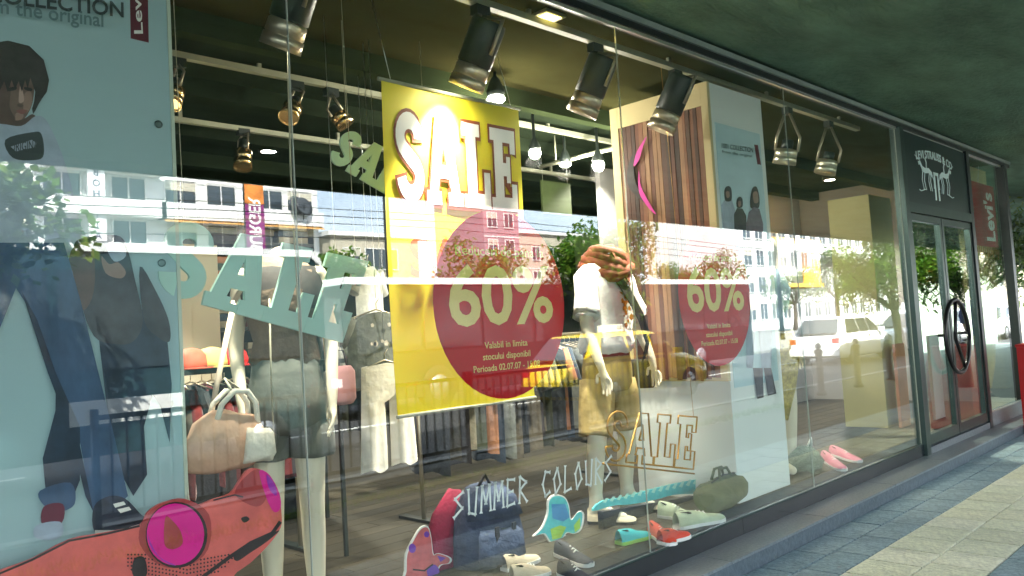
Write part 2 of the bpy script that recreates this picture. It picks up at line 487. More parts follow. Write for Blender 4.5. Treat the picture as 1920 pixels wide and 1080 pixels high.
# ring handle, half on each leaf, with two raking bars
mb = MB(); cx, cz, rr = 8.55, 1.11, .35
pts = [(cx+rr*math.cos(R(a))*1.0, -.085, cz+rr*math.sin(R(a))) for a in range(0, 361, 12)]
mb.tube(pts, .021, 8, side=(0, 1, 0))
mb.build('pull_ring', mat('black_handle', (.008, .008, .01), .3, var=0), door)
mb = MB()
mb.tube([(cx+.02, -.085, cz+rr), (cx-.07, -.085, cz-.02), (cx+.15, -.085, cz-.31)], .018, 8)
mb.build('handle_bar', _mats['black_handle'], door)
mb = MB()
for sx in (-.3, .3): mb.tube([(cx+sx, -.085, cz+.02), (cx+sx, -.005, cz+.02)], .014, 8)
mb.build('handle_mount', _mats['black_handle'], door)
# transom sign over the door
sg = thing('shop_sign', 'dark transom sign over the door with pale lettering and an engraved emblem', 'sign', (8.55, -.02, 2.362))
MB().span((7.684, -.03, 2.362), (9.498, .02, 3.014)).build('sign_board', mat('sign_dark', (.012, .03, .03), .3, var=.1, scale=4), sg)
M_SIGNW = mat('sign_letter', (.62, .78, .78), .5, var=0)
def arched(v):
    a = v.x*2-1
    return Vector((8.5+a*.52, -.034-v.z, 2.83-.05*a*a+v.y*.075))
for vs, fs in words('LEVI STRAUSS & CO', .002, .012):
    put(mb := MB(), vs, fs, arched); mb.build('lettering', M_SIGNW, sg)
# emblem: two horses pulling at a pair of trousers, drawn in loose strokes
mb = MB()
def stk(pts, w=.012, ox=8.5, oz=2.62):
    P = stroke(pts, w); v_, f_ = shape_mesh([P], .0015)
    put(mb, v_, f_, lambda v: Vector((ox+v.x, -.034-v.z, oz+v.y)))
for s in (-1, 1):
    stk([(s*.12, .05), (s*.2, .085), (s*.3, .075), (s*.38, .09)], .05)
    stk([(s*.36, .08), (s*.42, .14), (s*.47, .13)], .035)
    for q in (.14, .19, .31, .37): stk([(s*q, .06), (s*(q+.03), -.02), (s*(q-.005), -.11)], .014)
    stk([(s*.12, .06), (s*.07, 0), (s*.08, -.08)], .012)
    stk([(s*.26, .1), (s*.25, .16), (s*.28, .2)], .02)
    stk([(s*.42, .16), (s*.55, .2)], .008)
    stk([(s*.3, -.1), (s*.45, -.13), (s*.5, -.12)], .008)
stk([(-.05, .06), (-.045, -.06), (-.05, -.19)], .04); stk([(.05, .06), (.045, -.06), (.05, -.19)], .04); stk([(-.07, .07), (.07, .07)], .03)
mb.build('emblem', M_SIGNW, sg)

# ------------------------------------------------------------------ lamps and tracks
M_BLACKP = mat('black_paint', (.02, .027, .025), .45, var=.1, scale=10)
M_CHROME = mat('chrome', (.52, .45, .33), .34, metal=.8, var=.05, scale=40)
M_BRASS = mat('brassy', (.7, .5, .25), .25, metal=1, var=.1, scale=40)
M_TRACK = mat('track_white', (.36, .37, .27), .5, var=.1, scale=6)
M_BULB = mat('bulb', (.9, .9, .85), .3, var=0, emit=(1, .93, .78), es=8)
M_CORD = mat('cord', (.45, .42, .3), .8, var=.1)

def add_light(name, typ, loc, energy, color=(1, .91, .76), size=.08, direction=None, angle=60, blend=.6, parent=None):
    L = bpy.data.lights.new(name, typ); L.energy = energy; L.color = color
    if typ in ('POINT', 'SPOT'): L.shadow_soft_size = size
    if typ == 'SPOT': L.spot_size = R(angle); L.spot_blend = blend
    o = bpy.data.objects.new(name, L); COL.objects.link(o)
    if parent: o.parent = parent; o.location = Vector(loc)-wloc(parent)
    else: o.location = loc
    if direction is not None: o.rotation_euler = (-Vector(direction)).to_track_quat('Z', 'Y').to_euler()
    return o

def track(label, Y, z, x0, x1):
    t = thing('lighting_track', label, 'track', ((x0+x1)/2, Y, z))
    MB().span((x0, Y-.022, z), (x1, Y+.022, z+.035)).build('rail', M_TRACK, t)
    x = x0+.3
    while x < x1:
        MB().span((x-.012, Y-.01, z+.0355), (x+.012, Y+.01, z+.11)).build('hanger', M_TRACK, t)
        x += 1.3
    return t
p = at(1100, 92, .4)
track('pale lighting track just behind the glass carrying the big black spotlights', .25, 3.03, .2, 7.4)
TR1 = at(480, 138, 1.85); track('pale lighting track crossing above the yellow sale banner', 1.85, TR1.z, -.5, 8.5)
TR2 = at(480, 245, 3.0); track('pale lighting track deepest in the shop', 3.0, TR2.z-.02, -.5, 9.5)
p0, p1 = at(1013, 307, 2.2), at(1150, 275, 1.4)
mb = MB(); mb.tube([Vector((p0.x+.1, 2.3, p0.z)), Vector((p0.x+.1, .95, p0.z))], .02, 6)
t = thing('curtain_pole', 'thin pale pole running back beside the striped board', 'pole', (p0.x+.1, 1.6, p0.z))
mb.build('rod', M_TRACK, t)
for y_ in (1.15, 2.1): MB().tube([(p0.x+.1, y_, p0.z+.0205), (p0.x+.1, y_, 3.12)], .006, 6).build('hanger', M_TRACK, t)

def spotlight(label, back, front, r, mount, power, size='big', metal=None, angle=70):
    """back, front: ends of the body's axis; mount: point on the track"""
    back, front, mount = Vector(back), Vector(front), Vector(mount)
    ax = (front-back).normalized(); L = (front-back).length
    t = thing('track_spotlight', label, 'spotlight', mount)
    if size == 'big':
        MB().lathe([(.2*r, 0), (r*.97, .0), (r, .02), (r, L*.64), (r*.9, L*.66)], back, ax, 22).build('body', M_BLACKP, t)
        c = MB().lathe([(r*.86, L*.655), (r*.98, L*.68), (r*1.0, L*.83), (r*.95, L*.835), (r*.95, L*.845), (r*1.04, L*.85), (r*1.06, L), (r*.98, L), (r*.9, L*.9)], back, ax, 24).build('collar', metal or M_CHROME, t)
    else:
        MB().lathe([(.2*r, 0), (r*.5, .004), (r*.55, L*.4)], back, ax, 16).build('body', M_BLACKP, t)
        c = MB().lathe([(r*.5, L*.36), (r, L*.40), (r, L*.68), (r*.93, L*.69), (r*1.02, L*.71), (r*1.05, L), (r*.9, L*.93)], back, ax, 18).build('collar', metal or M_BRASS, t)
    MB().lathe([(r*.86, L*.9), (r*.86, L*.905)], back, ax, 18).build('lens', M_BULB if power > 0 else M_CHROME, c)
    mid = back+ax*L*.45
    _, s, q = frame_of(ax, (0, 1, 0))
    mb = MB()
    for sg_ in (-1, 1):
        mb.tube([mid+s*sg_*r*1.12, mid+s*sg_*r*1.14-ax*L*.5+Vector((0, 0, .01)), mount+s*sg_*.02-Vector((0, 0, .05))], r*.13, 6)
    mb.build('bracket', M_CHROME if size != 'big' else mat('bracket_steel', (.3, .28, .22), .4, metal=.8), t)
    MB().box(mount-Vector((0, 0, .028)), (.09, .05, .05)).build('adapter', M_BLACKP, t)
    if power > 0:
        add_light('spot', 'SPOT', front+ax*.02, power, size=.05, direction=ax, angle=angle, parent=t)
    return t
big = [((572, -62), (525, 92), (580, -40), 'big black spotlight hanging over the teal hanging letters'),
       ((918, 42), (873, 165), (893, 18), 'big black spotlight hanging in front of the yellow sale banner'),
       ((1132, 108), (1090, 214), (1113, 84), 'big black spotlight hanging between the banner and the striped board'),
       ((1280, 145), (1238, 245), (1253, 128), 'big black spotlight hanging in front of the striped board')]
for b, f, m_, lab in big:
    bp, fp = at(*b, .21), at(*f, .36)
    r = .088 if 'teal' not in lab else .082
    spotlight(lab, bp, fp, r, Vector((bp.x-.02, .25, 3.03)), 62)
for (b, f, Y, lab) in [((556, 185), (540, 222), 1.85, 'small brass spotlight over the deep end of the teal letters'),
                       ((622, 200), (650, 236), 1.85, 'small brass spotlight beside the small hanging sale letters'),
                       ((333, 150), (318, 196), 1.85, 'small brass spotlight beside the boy poster'),
                       ((456, 262), (455, 316), 3.0, 'small brass spotlight hung low on the deepest track')]:
    bp, fp = at(*b, Y), at(*f, Y-.05)
    tz = (TR1 if Y < 2 else TR2).z
    spotlight(lab, bp, fp, .06 if Y < 2 else .065, Vector((bp.x, Y, tz)), 0, 'small')
for (b, f, lab) in [((1478, 262), (1470, 308), 'short steel spotlight hanging beyond the white column'),
                    ((1556, 285), (1546, 326), 'short steel spotlight nearest to the door')]:
    bp, fp = at(*b, .25), at(*f, .30)
    spotlight(lab, bp, fp, .085, Vector((bp.x+.02, .25, 3.03)), 14, 'small', mat('pale_steel', (.75, .72, .55), .3, metal=.9), 80)

# bare lit lamps deeper in the shop
def bulb_lamp(label, px, Y, r, power, flat=1):
    p = at(*px, Y)
    t = thing('lit_lamp', label, 'lamp', p)
    MB().ball(p, r, r, r*flat, 16, 10).build('bulb', M_BULB, t)
    MB().lathe([(r*.9, r*flat*.6), (r*1.05, r*.9), (r*.5, r*2.2), (.012, r*2.6), (.012, 3.1-p.z)], p, (0, 0, 1), 16).build('lamp_holder', M_BLACKP, t)
    add_light('glow', 'POINT', p-Vector((0, 0, r+.03)), power, size=.06, parent=t)
bulb_lamp('bright lit round lamp beside the yellow banner', (1003, 287), 1.5, .045, 12)
bulb_lamp('brightest lit lamp beside the striped board', (1122, 310), 1.5, .05, 14)
bulb_lamp('flat lit lamp between two brighter lamps', (1060, 308), 1.9, .05, 8, .5)
bulb_lamp('lit lamp just above the top of the yellow banner', (930, 186), 1.1, .06, 5, .5)
bulb_lamp('lit lamp deep in the shop above the hats', (340, 560), 2.4, .05, 0.01) if False else None
for i, (x, y) in enumerate(((1.2, 2.6), (3.4, 3.6), (6.4, 2.4), (8.6, 3.2), (9.9, 1.6), (6.2, 4.9))):
    t = thing('ceiling_downlight', 'small lit ceiling downlight above '+('the dark shelf unit', 'the deep clothes rail', 'the space behind the white column', 'the grey partition wall', 'the pale pillar by the door', 'the back of the shop')[i], 'lamp', (x, y, 3.05), 'downlights in the shop ceiling')
    MB().lathe([(.07, 0), (.085, 0), (.085, .065), (.02, .07)], (x, y, 3.05), (0, 0, 1), 16).build('housing', M_BLACKP, t)
    MB().lathe([(.06, -.002), (.06, .002)], (x, y, 3.05), (0, 0, 1), 16).build('lens', M_BULB, t)
    add_light('glow', 'SPOT', (x, y, 3.03), 130, size=.08, direction=(0, 0, -1), angle=130, parent=t)
# recessed lamp in the front ceiling
p = at(1030, 26, .22)
t = thing('recessed_lamp', 'square lit lamp set into the ceiling beside the glass', 'lamp', (p.x, .2, 3.09))
MB().box((p.x, .22, 3.088), (.16, .1, .016)).build('housing', M_TRACK, t)
MB().box((p.x, .22, 3.079), (.12, .07, .004)).build('lens', mat('warm_lens', (.8, .7, .3), .4, var=0, emit=(1, .75, .2), es=1.2), t)

# ------------------------------------------------------------------ yellow banner
M_YEL = mat('banner_yellow', (.78, .66, .03), .5, var=.06, scale=2)
M_WHITE = mat('print_white', (.85, .84, .78), .5, var=.03)
M_BROWN = mat('print_brown', (.22, .05, .015), .5, var=.05)
M_ORANGE = mat('print_orange', (.48, .09, .012), .5, var=.05)
YB = .5
bn = thing('sale_banner', 'tall yellow banner with white slab letters hung behind the glass', 'banner', (2.77, YB, 1.04))
N = 24
mb = MB(); rowsv = []
for s in (0, .003):
    for j in range(N+1):
        z = 1.04+1.6*j/N
        bow = .012*math.sin(j/N*math.pi)
        for i in range(9):
            rowsv.append(Vector((2.30+.935*i/8, YB+s+bow+.006*math.sin(i*.9+j*.2), z)))
n0 = mb.add(rowsv); K = 9*(N+1)
for s in range(2):
    for j in range(N):
        for i in range(8):
            a = n0+s*K+j*9+i; mb.face((a, a+1, a+10, a+9), True)
mb.build('cloth', M_YEL, bn)
MB().tube([(2.285, YB, 2.645), (3.25, YB, 2.645)], .011, 8).build('top_rod', M_TRACK, bn)
MB().tube([(2.295, YB+.002, 1.038), (3.24, YB+.002, 1.038)], .009, 8).build('bottom_rod', M_TRACK, bn)
for x in (2.36, 3.18): MB().tube([(x, YB, 2.65), (x-.02, YB+.1, 3.1)], .0022, 5).build('hanging_wire', M_ALU, bn)
def flat_sale(mb, fn, ext, off=0):
    for ch, sp in sale_glyphs():
        vs, fs = shape_mesh(sp, ext, off); put(mb, vs, fs, fn)
bl, br, tr_, tl = (Vector((2.36, 0, 2.06)), Vector((3.19, 0, 2.06)), Vector((3.19, 0, 2.51)), Vector((2.36, 0, 2.51)))
def on_banner(y):
    q = quad_map(bl, br, tr_, tl, SALE_W)
    def fn(v):
        p = q(Vector((v.x, v.y, 0))); j = (p.z-1.04)/1.6
        return Vector((p.x, YB-.010+.012*math.sin(j*math.pi)+y-v.z, p.z))
    return fn
mb = MB(); flat_sale(mb, on_banner(0), .0005, .035); mb.build('letter_outline', M_BROWN, bn)
mb = MB(); flat_sale(mb, on_banner(-.002), .0005, -.005); mb.build('lettering', M_WHITE, bn)
vs, fs, w = text_mesh('SALE', .0005, .02)
mb = MB(); put(mb, vs, fs, lambda v: Vector((2.405+v.x/w*.62, YB-.012-v.z, 1.695+v.y*.19))); mb.build('small_lettering', M_ORANGE, bn)

# ------------------------------------------------------------------ red ovals on the glass
M_RED = mat('decal_red', (.66, .003, .012), .4, var=.05, scale=3, trans=.35)
M_CREAM = mat('decal_cream', (.90, .66, .22), .5, var=.05)
M_ORNG = mat('decal_fire', (.85, .35, .02), .5, var=.1, scale=14)
def oval(cx, cz, label):
    t = thing('oval_sticker', label, 'sticker', (cx, .008, cz-.42))
    vs, fs = shape_mesh([arc(0, 0, .41, .425, 0, 350, 47)], .0005)
    mb = MB(); put(mb, vs, fs, lambda v: Vector((cx+v.x, .0115-v.z, cz+v.y))); mb.build('disc', M_RED, t)
    def txt(s, x, z, h, wd, off=.0, e=.0002):
        for vs, fs in words(s, e, off):
            mb = MB(); put(mb, vs, fs, lambda v: Vector((cx+x+(v.x-.5)*wd, .0085-v.z*.2, cz+z+v.y*h))); mb.build('lettering', M_CREAM, t)
    txt('60%', -.005, -.085, .25, .66, .022)
    txt('Reduceri de pana la', .0, .215, .042, .56, .012)
    txt('Valabil in limita', .0, -.195, .028, .27, .01)
    txt('stocului disponibil', .0, -.245, .028, .30, .01)
    txt('Perioada 02.07.07 - 15.08', .0, -.295, .028, .42, .01)
    return t
oval(2.555, 1.532, 'red oval sale sticker on the glass over the yellow banner')
oval(4.37, 1.548, 'red oval sale sticker on the glass in front of the white column')

# ------------------------------------------------------------------ teal board letters
M_TEAL = mat('teal_board', (.46, .70, .60), .55, var=.06, scale=5)
M_TEALE = mat('teal_edge', (.62, .68, .6), .6, var=.05)
def letter_sign(name, label, quad, Y, th, m, dY=(0, 0)):
    P = [at(*quad[0], Y+dY[0]), at(*quad[1], Y+dY[1]), at(*quad[2], Y+dY[1]), at(*quad[3], Y+dY[0])]
    t = thing(name, label, 'letters', P[0])
    fn = quad_map(*P, SALE_W)
    for ch, sp in sale_glyphs():
        vs, fs = shape_mesh(sp, th/2, .012); put(MB_ := MB(), vs, fs, fn); MB_.build('letter', m, t)
    return t, P
t, P = letter_sign('hanging_letters', 'large teal cut-out sale letters hanging over the brown mannequin', [(288, 545), (640, 640), (690, 492), (312, 408)], .3, .014, M_TEAL, (0, .08))
fn = quad_map(*P, SALE_W)
MB().poly([fn(Vector((a, b, .0))) for a, b in ((.72, .0), (2.9, .0), (2.9, .1), (.72, .1))], (0, .012, 0)).build('joining_strip', M_TEAL, t)
for px, py, Yq in ((345, 425, .31), (668, 505, .385)):
    q = at(px, py, Yq); MB().tube([q, (q.x-.01, Yq, 3.1)], .0014, 5).build('suspension', M_CORD, t)
t, P = letter_sign('hanging_letters', 'small teal cut-out sale letters hanging slanted behind the yellow banner', [(612, 298), (765, 388), (800, 322), (650, 240)], .95, .012, M_TEAL)
for q in (P[3], P[2]): MB().tube([q, (q.x, .95, 3.1)], .002, 5).build('suspension', M_CORD, t)
# long cord hanging in front of the window display
mb = MB()
mb.tube([at(*q, .3) for q in ((540, 60), (541, 160), (545, 320), (552, 450), (562, 620), (570, 760), (580, 930))], .0045, 6)
mb.tube([at(*q, .3) for q in ((540, 62), (537, 10), (535, -50))], .0045, 6)
mb.build('pale_rope', M_CORD, None, 'long pale rope hanging straight down through the teal letters', 'rope')
mb = MB(); mb.tube([at(*q, .45) for q in ((505, 560), (508, 690), (514, 840))], .004, 6)
mb.build('pale_rope', M_CORD, None, 'short pale rope hanging beside the bare mannequin arm', 'rope')

# gold wire SALE, standing outline letters
M_GOLD = mat('gold_wire', (.50, .27, .05), .4, metal=.3, var=.15, scale=20)
P = [at(1132, 862, .3), at(1300, 880, .3), at(1308, 782, .3), at(1140, 770, .3)]
t = thing('wire_letters', 'gold outlined sale letters standing beside the bare mannequin legs', 'letters', P[0])
fn = quad_map(*P, SALE_W)
for ch, sp in sale_glyphs():
    mb = MB()
    for s in sp:
        pp = [fn(Vector((a, b, 0))) for a, b in s]; mb.tube(pp+[pp[0]], .0065, 6, side=(0, 1, 0))
    mb.build('letter', M_GOLD, t)
mb = MB()
mb.tube([fn(Vector((-.05, -.08, 0))), fn(Vector((SALE_W+.05, -.08, 0)))], .006, 6); mb.build('wire_base', M_GOLD, t); mb = MB()
mb.tube([fn(Vector((SALE_W*.95, 1, 0))), Vector((fn(Vector((SALE_W*.95, 0, 0))).x, .3, 3.1))], .0015, 5)
mb.build('suspension', M_GOLD, t)

# SUMMER COLOURS in bone-like strokes on the glass
M_CHALK = mat('chalk_white', (.85, .87, .85), .6, var=.03)
BONE = {'S': [[(.9, .95), (.15, .75), (.8, .35), (.05, .05)]], 'U': [[(.1, 1), (.2, .1), (.75, 0)], [(.9, 1), (.75, 0)]],
        'M': [[(.05, 0), (.15, 1)], [(.15, 1), (.5, .3)], [(.5, .3), (.85, 1)], [(.85, 1), (.98, 0)]],
        'E': [[(.1, 0), (.15, 1)], [(.15, 1), (.85, .95)], [(.12, .5), (.7, .52)], [(.1, 0), (.85, .05)]],
        'R': [[(.1, 0), (.15, 1)], [(.15, 1), (.8, .75)], [(.8, .75), (.15, .5)], [(.15, .5), (.9, 0)]],
        'C': [[(.9, .9), (.4, .95)], [(.4, .95), (.1, .5)], [(.1, .5), (.4, .02)], [(.4, .02), (.9, .15)]],
        'O': [[(.5, 1), (.1, .6)], [(.1, .6), (.3, 0)], [(.3, 0), (.85, .35)], [(.85, .35), (.5, 1)]],
        'L': [[(.15, 1), (.1, 0)], [(.1, 0), (.85, .08)]]}
word = 'SUMMER COLOURS'
t = thing('window_lettering', 'white bone-shaped summer lettering stuck low on the glass', 'lettering', at(850, 970, .008))
bl, br, tr_, tl = at(848, 975, .008), at(1150, 900, .008), at(1150, 852, .008), at(848, 925, .008)
fn = quad_map(bl, br, tr_, tl, len(word))
for i, ch in enumerate(word):
    if ch == ' ': continue
    mb = MB()
    for s in BONE[ch]:
        P2 = [fn(Vector((i+.08+.8*a, b, 0))) for a, b in s]
        for a, b in zip(P2[:-1], P2[1:]):
            d = (b-a).normalized(); nn = Vector((-d.z, 0, d.x))
            w = .0068
            mb.poly([a-d*.003+nn*w*1.5, a+d*.006+nn*w*.7, b-d*.006+nn*w*.7, b+d*.003+nn*w*1.5, b+d*.003-nn*w*1.5, b-d*.006-nn*w*.7, a+d*.006-nn*w*.7, a-d*.003-nn*w*1.5], (0, .0008, 0))
    mb.build('letter', M_CHALK, t)

# ------------------------------------------------------------------ flat prints
def layers(parent, Y, items, name='print', step=.0006, start=1, fnat=None):
    """items: (material, [px outline], smooth?) laid one over another, the later the nearer to the glass"""
    mats = []; mb = MB()
    for i, it in enumerate(items):
        m, pts = it[0], it[1]
        if len(it) > 2 and it[2]: pts = smooth_px(pts, 4)
        if m not in mats: mats.append(m)
        mb.mi = mats.index(m)
        yy = Y-step*(start+i)
        if fnat is None:
            cutout(mb, pts, yy)
        else:
            ps = [fnat(x, y) for x, y in pts]
            vs, fs = shape_mesh([[(p.y, p.z) for p in ps]])
            put(mb, vs, fs, lambda v: Vector((ps[0].x-step*(start+i), v.x, v.y)))
    return mb.build(name, mats, parent)
def px_text(name, m, parent, s, bl, br, tl, Y, off=.0):
    A, B, Cc = at(*bl, Y), at(*br, Y), at(*tl, Y)
    for vs, fs in words(s, 0, off):
        put(mb := MB(), vs, fs, lambda v: A+(B-A)*v.x+(Cc-A)*v.y); mb.build(name, m, parent)

M_PBLUE = mat('poster_blue', (.35, .50, .52), .45, var=.06, scale=1.2)
M_HAIR = mat('print_hair', (.03, .025, .025), .5, var=.4, scale=30)
M_SKIN = mat('print_skin', (.30, .19, .15), .5, var=.25, scale=9)
M_SKIND = mat('print_skin_dark', (.10, .06, .05), .5, var=.3, scale=12)
M_TEE = mat('print_tee', (.36, .43, .52), .5, var=.2, scale=14)
M_JEAN = mat('print_jean', (.04, .085, .165), .55, var=.55, scale=9, stretch=(1, 1, .4))
M_JEAND = mat('print_jean_dark', (.015, .032, .06), .55, var=.6, scale=9)
M_JACK = mat('print_jacket', (.035, .038, .048), .5, var=.6, scale=14)
M_INK = mat('print_ink', (.035, .05, .055), .5, var=.1)
M_TABRED = mat('print_tab_red', (.12, .005, .025), .5, var=.1)
M_SHOE = mat('print_shoe', (.03, .04, .065), .5, var=.5, scale=25)

YP = .3
po = thing('boy_poster', 'large pale blue poster of a boy in jeans hung at the end of the display', 'poster', (.6, YP, .23))
MB().span((-.35, YP, .23), (1.205, YP+.006, 3.0)).build('sheet', M_PBLUE, po)
MB().span((1.2055, YP-.004, .23), (1.218, YP+.01, 3.0)).build('edge_strip', mat('poster_edge', (.55, .62, .5), .5, var=.05), po)
layers(po, YP, [
 (mat('print_skin_mid', (.17, .105, .085), .5, var=.25, scale=30), [(-20, 110), (20, 95), (58, 115), (64, 160), (61, 192), (52, 214), (40, 227), (26, 230), (10, 222), (-20, 230)], True),
 (M_SKIND, [(-30, 120), (12, 120), (20, 165), (18, 200), (28, 226), (6, 240), (-30, 240)], True),
 (M_SKIN, [(46, 176), (58, 172), (60, 192), (52, 210), (44, 206)], True), (M_SKIN, [(30, 212), (44, 214), (40, 225), (30, 226)], True),
 (mat('print_skin_light', (.48, .33, .27), .5, var=.15), [(38, 158), (43, 172), (45, 188), (40, 193), (35, 189)], True),
 (M_HAIR, [(14, 166), (30, 162), (30, 168), (16, 171)], True), (M_HAIR, [(46, 163), (60, 166), (58, 171), (47, 168)], True),
 (mat('print_lips', (.25, .09, .08), .5, var=.1), [(30, 208), (42, 205), (52, 208), (42, 214)], True),
 (M_SKIND, [(34, 194), (44, 197), (40, 201), (33, 199)], True),
 (M_SKIND, [(-20, 222), (28, 226), (46, 222), (60, 214), (66, 222), (40, 240), (-20, 244)], True),
 (M_HAIR, [(-40, 85), (15, 76), (55, 86), (82, 112), (92, 150), (88, 172), (78, 186), (72, 196), (66, 208), (62, 214), (60, 204), (64, 190), (66, 172), (61, 158), (57, 146), (52, 166), (47, 150), (41, 172), (35, 152), (28, 168), (22, 150), (14, 172), (8, 152), (0, 170), (-6, 150), (-40, 160)], False),
 (M_TEE, [(-60, 232), (0, 232), (40, 236), (66, 218), (84, 222), (100, 250), (120, 300), (140, 380), (140, 470), (-60, 470)], True),
 (M_INK, [(10, 262), (60, 248), (78, 252), (82, 290), (66, 300), (24, 296)], True),
 (M_TEE, [(20, 275), (60, 262), (68, 268), (66, 276), (30, 284)], False),
 # second figure's jacket, sleeve and hand
 (M_JEAND, [(180, 590), (268, 580), (312, 620), (322, 720), (318, 830), (300, 760), (286, 740), (270, 800), (276, 890), (250, 930), (222, 880), (200, 760)], False),
 (M_JACK, [(138, 470), (150, 448), (190, 440), (226, 444), (240, 470), (252, 520), (268, 600), (250, 640), (215, 645), (176, 630), (150, 560)], True),
 (M_JACK, [(262, 500), (292, 545), (316, 600), (318, 640), (296, 632), (270, 600)], True),
 (M_SKIND, [(133, 470), (170, 455), (178, 500), (175, 550), (160, 580), (140, 575), (128, 540)], True),
 (M_SKIN, [(190, 480), (205, 495), (222, 492), (236, 510), (226, 522), (198, 512)], True),
 (M_TEE, [(200, 460), (228, 455), (236, 480), (214, 490)], True),
 # jeans, two legs and shoes
 (M_JEAN, [(-60, 455), (120, 455), (150, 560), (185, 700), (215, 820), (240, 930), (205, 965), (175, 965), (150, 830), (110, 720), (68, 600), (30, 540), (-10, 640), (-60, 800)], False),
 (M_JEAND, [(105, 700), (150, 800), (150, 900), (130, 950), (86, 925), (80, 860), (104, 770)], False),
 (M_JEAN, [(75, 920), (132, 905), (140, 945), (108, 960), (80, 945)], True),
 (M_JEAND, [(40, 545), (70, 600), (112, 720), (150, 835), (176, 962), (160, 930), (128, 800), (90, 700)], False),
 (M_TABRED, [(82, 950), (118, 945), (116, 980), (80, 985)], True),
 (M_TEE, [(68, 985), (112, 978), (118, 1000), (100, 1012), (66, 1008)], True),
 (M_SHOE, [(176, 950), (205, 930), (235, 935), (262, 962), (275, 975), (262, 992), (220, 998), (178, 998)], True),
 (M_WHITE, [(178, 994), (225, 994), (270, 980), (272, 988), (225, 1003), (178, 1002)], False),
 (M_WHITE, [(212, 945), (232, 940), (236, 946), (216, 952)], False), (M_WHITE, [(220, 955), (242, 950), (246, 956), (226, 962)], False),
], 'printed_figures')
layers(po, YP, [(M_TABRED, [(243, -30), (277, -30), (279, 80), (245, 72)])], 'red_tab')
px_text('heading', M_INK, po, 'COLLECTION', (-28, 2), (232, 32), (-28, -28), YP-.014, .02)
px_text('subheading', mat('print_greyblue', (.13, .22, .24), .5, var=.05), po, 'from the original', (-62, 16), (194, 50), (-62, -12), YP-.014, .014)
mb = MB()
A, B, Cc = at(268, 66, YP-.016), at(262, -40, YP-.016), at(252, 66, YP-.016)
vs, fs, w = text_mesh("Levi's", 0, .015); put(mb, vs, fs, lambda v: A+(B-A)*(v.x/w)+(Cc-A)*v.y)
mb.build('tab_lettering', M_WHITE, po)
px_text('shirt_print', M_INK, po, 'ORIGINAL', (18, 285), (78, 278), (18, 268), YP-.015, .01)
for q in ((297, 233), (303, 493), (317, 757)):
    p = at(*q, YP-.001); MB().lathe([(.008, -.003), (.014, -.003), (.014, .001), (.006, .001)], p, (0, 1, 0), 14).build('grommet', mat('grommet', (.10, .14, .14), .3, metal=.7, var=0), po)

# frog cut-out at the foot of the window
M_FROG = mat('frog_red', (.74, .13, .11), .5, var=.22, scale=10)
M_FROG2 = mat('frog_red_dark', (.42, .05, .05), .5, var=.2, scale=12)
M_MAG = mat('frog_magenta', (.78, .0, .27), .45, var=.12, scale=5)
M_PURP = mat('frog_purple', (.36, .03, .42), .45, var=.1)
M_BLK = mat('frog_black', (.02, .012, .012), .5, var=.1)
M_CWHITE = mat('cutout_white', (.80, .80, .76), .6, var=.04)
YF = .09
fr = thing('frog_cutout', 'red frog cut-out with magenta eyes standing at the foot of the boy poster', 'cutout', (at(270, 1150, YF).x, YF, .207))
frog = [(-60, 1100), (0, 1070), (60, 1048), (130, 1012), (190, 1000), (262, 985), (276, 962), (300, 945), (330, 938), (365, 948), (400, 936), (432, 925), (450, 900), (466, 880), (488, 880), (505, 895), (522, 925), (528, 965), (526, 990), (505, 1020), (470, 1055), (434, 1085), (418, 1150), (420, 1260), (440, 1378), (-60, 1392)]
mb = MB(); cutout(mb, smooth_px(frog, 3), YF, .012); mb.build('head', M_FROG, fr)
dots = []
for i in range(34):
    for j in range(7):
        x = 240+i*6.5; y = 1040+j*7+max(0, 12-abs(i-17))*1.2
        if 985 < y < 1080 and (x-330)**2/64**2+(y-1005)**2/60**2 > 1 and (x-330)**2/120**2+(y-1010)**2/85**2 < 1:
            q = 2.2
            dots.append((M_BLK, [(x-q, y), (x, y-q), (x+q, y), (x, y+q)]))
layers(fr, YF, [
 (M_BLK, stroke([(-40, 1092), (60, 1050), (130, 1014), (200, 1001), (262, 986)], 4)),
 (M_BLK, stroke([(380, 1082), (430, 1045), (470, 1018), (510, 1000), (526, 978)], 7)),
 (M_BLK, [(440, 1040), (480, 1015), (524, 994), (500, 1016), (470, 1036), (445, 1052)], True),
 (M_FROG2, [(300, 945), (345, 935), (392, 965), (390, 1030), (350, 1062), (300, 1060), (262, 1020), (268, 975)], True),
 (M_BLK, arc(331, 1003, 58, 62, 0, 350, 30)),
 (M_MAG, arc(329, 1002, 54, 58, 0, 350, 30)),
 (M_PURP, [(276, 1000), (285, 1030), (310, 1054), (330, 1060), (300, 1045), (284, 1020)], True),
 (M_FROG2, [(310, 970), (322, 975), (338, 995), (342, 1020), (322, 1030), (308, 1018)], True),
 (M_FROG2, [(440, 925), (470, 885), (492, 885), (500, 930), (480, 950)], True),
 (M_MAG, [(486, 884), (505, 890), (524, 925), (526, 952), (514, 960), (500, 935)], True),
 (M_PURP, [(500, 890), (516, 910), (518, 930), (504, 915)], True),
 (M_BLK, [(452, 972), (462, 968), (468, 974), (458, 980)], True),
 (M_BLK, [(252, 1048), (270, 1045), (276, 1075), (262, 1088), (248, 1075)], True),
 (M_BLK, stroke([(400, 938), (440, 928), (456, 932)], 3)),
]+dots, 'printed_face', .0004)
MB().poly([at(250, 1380, YF+.013), at(400, 1375, YF+.013), at(330, 1150, YF+.013)], (0, .1, 0)).build('back_support', M_CWHITE, fr)

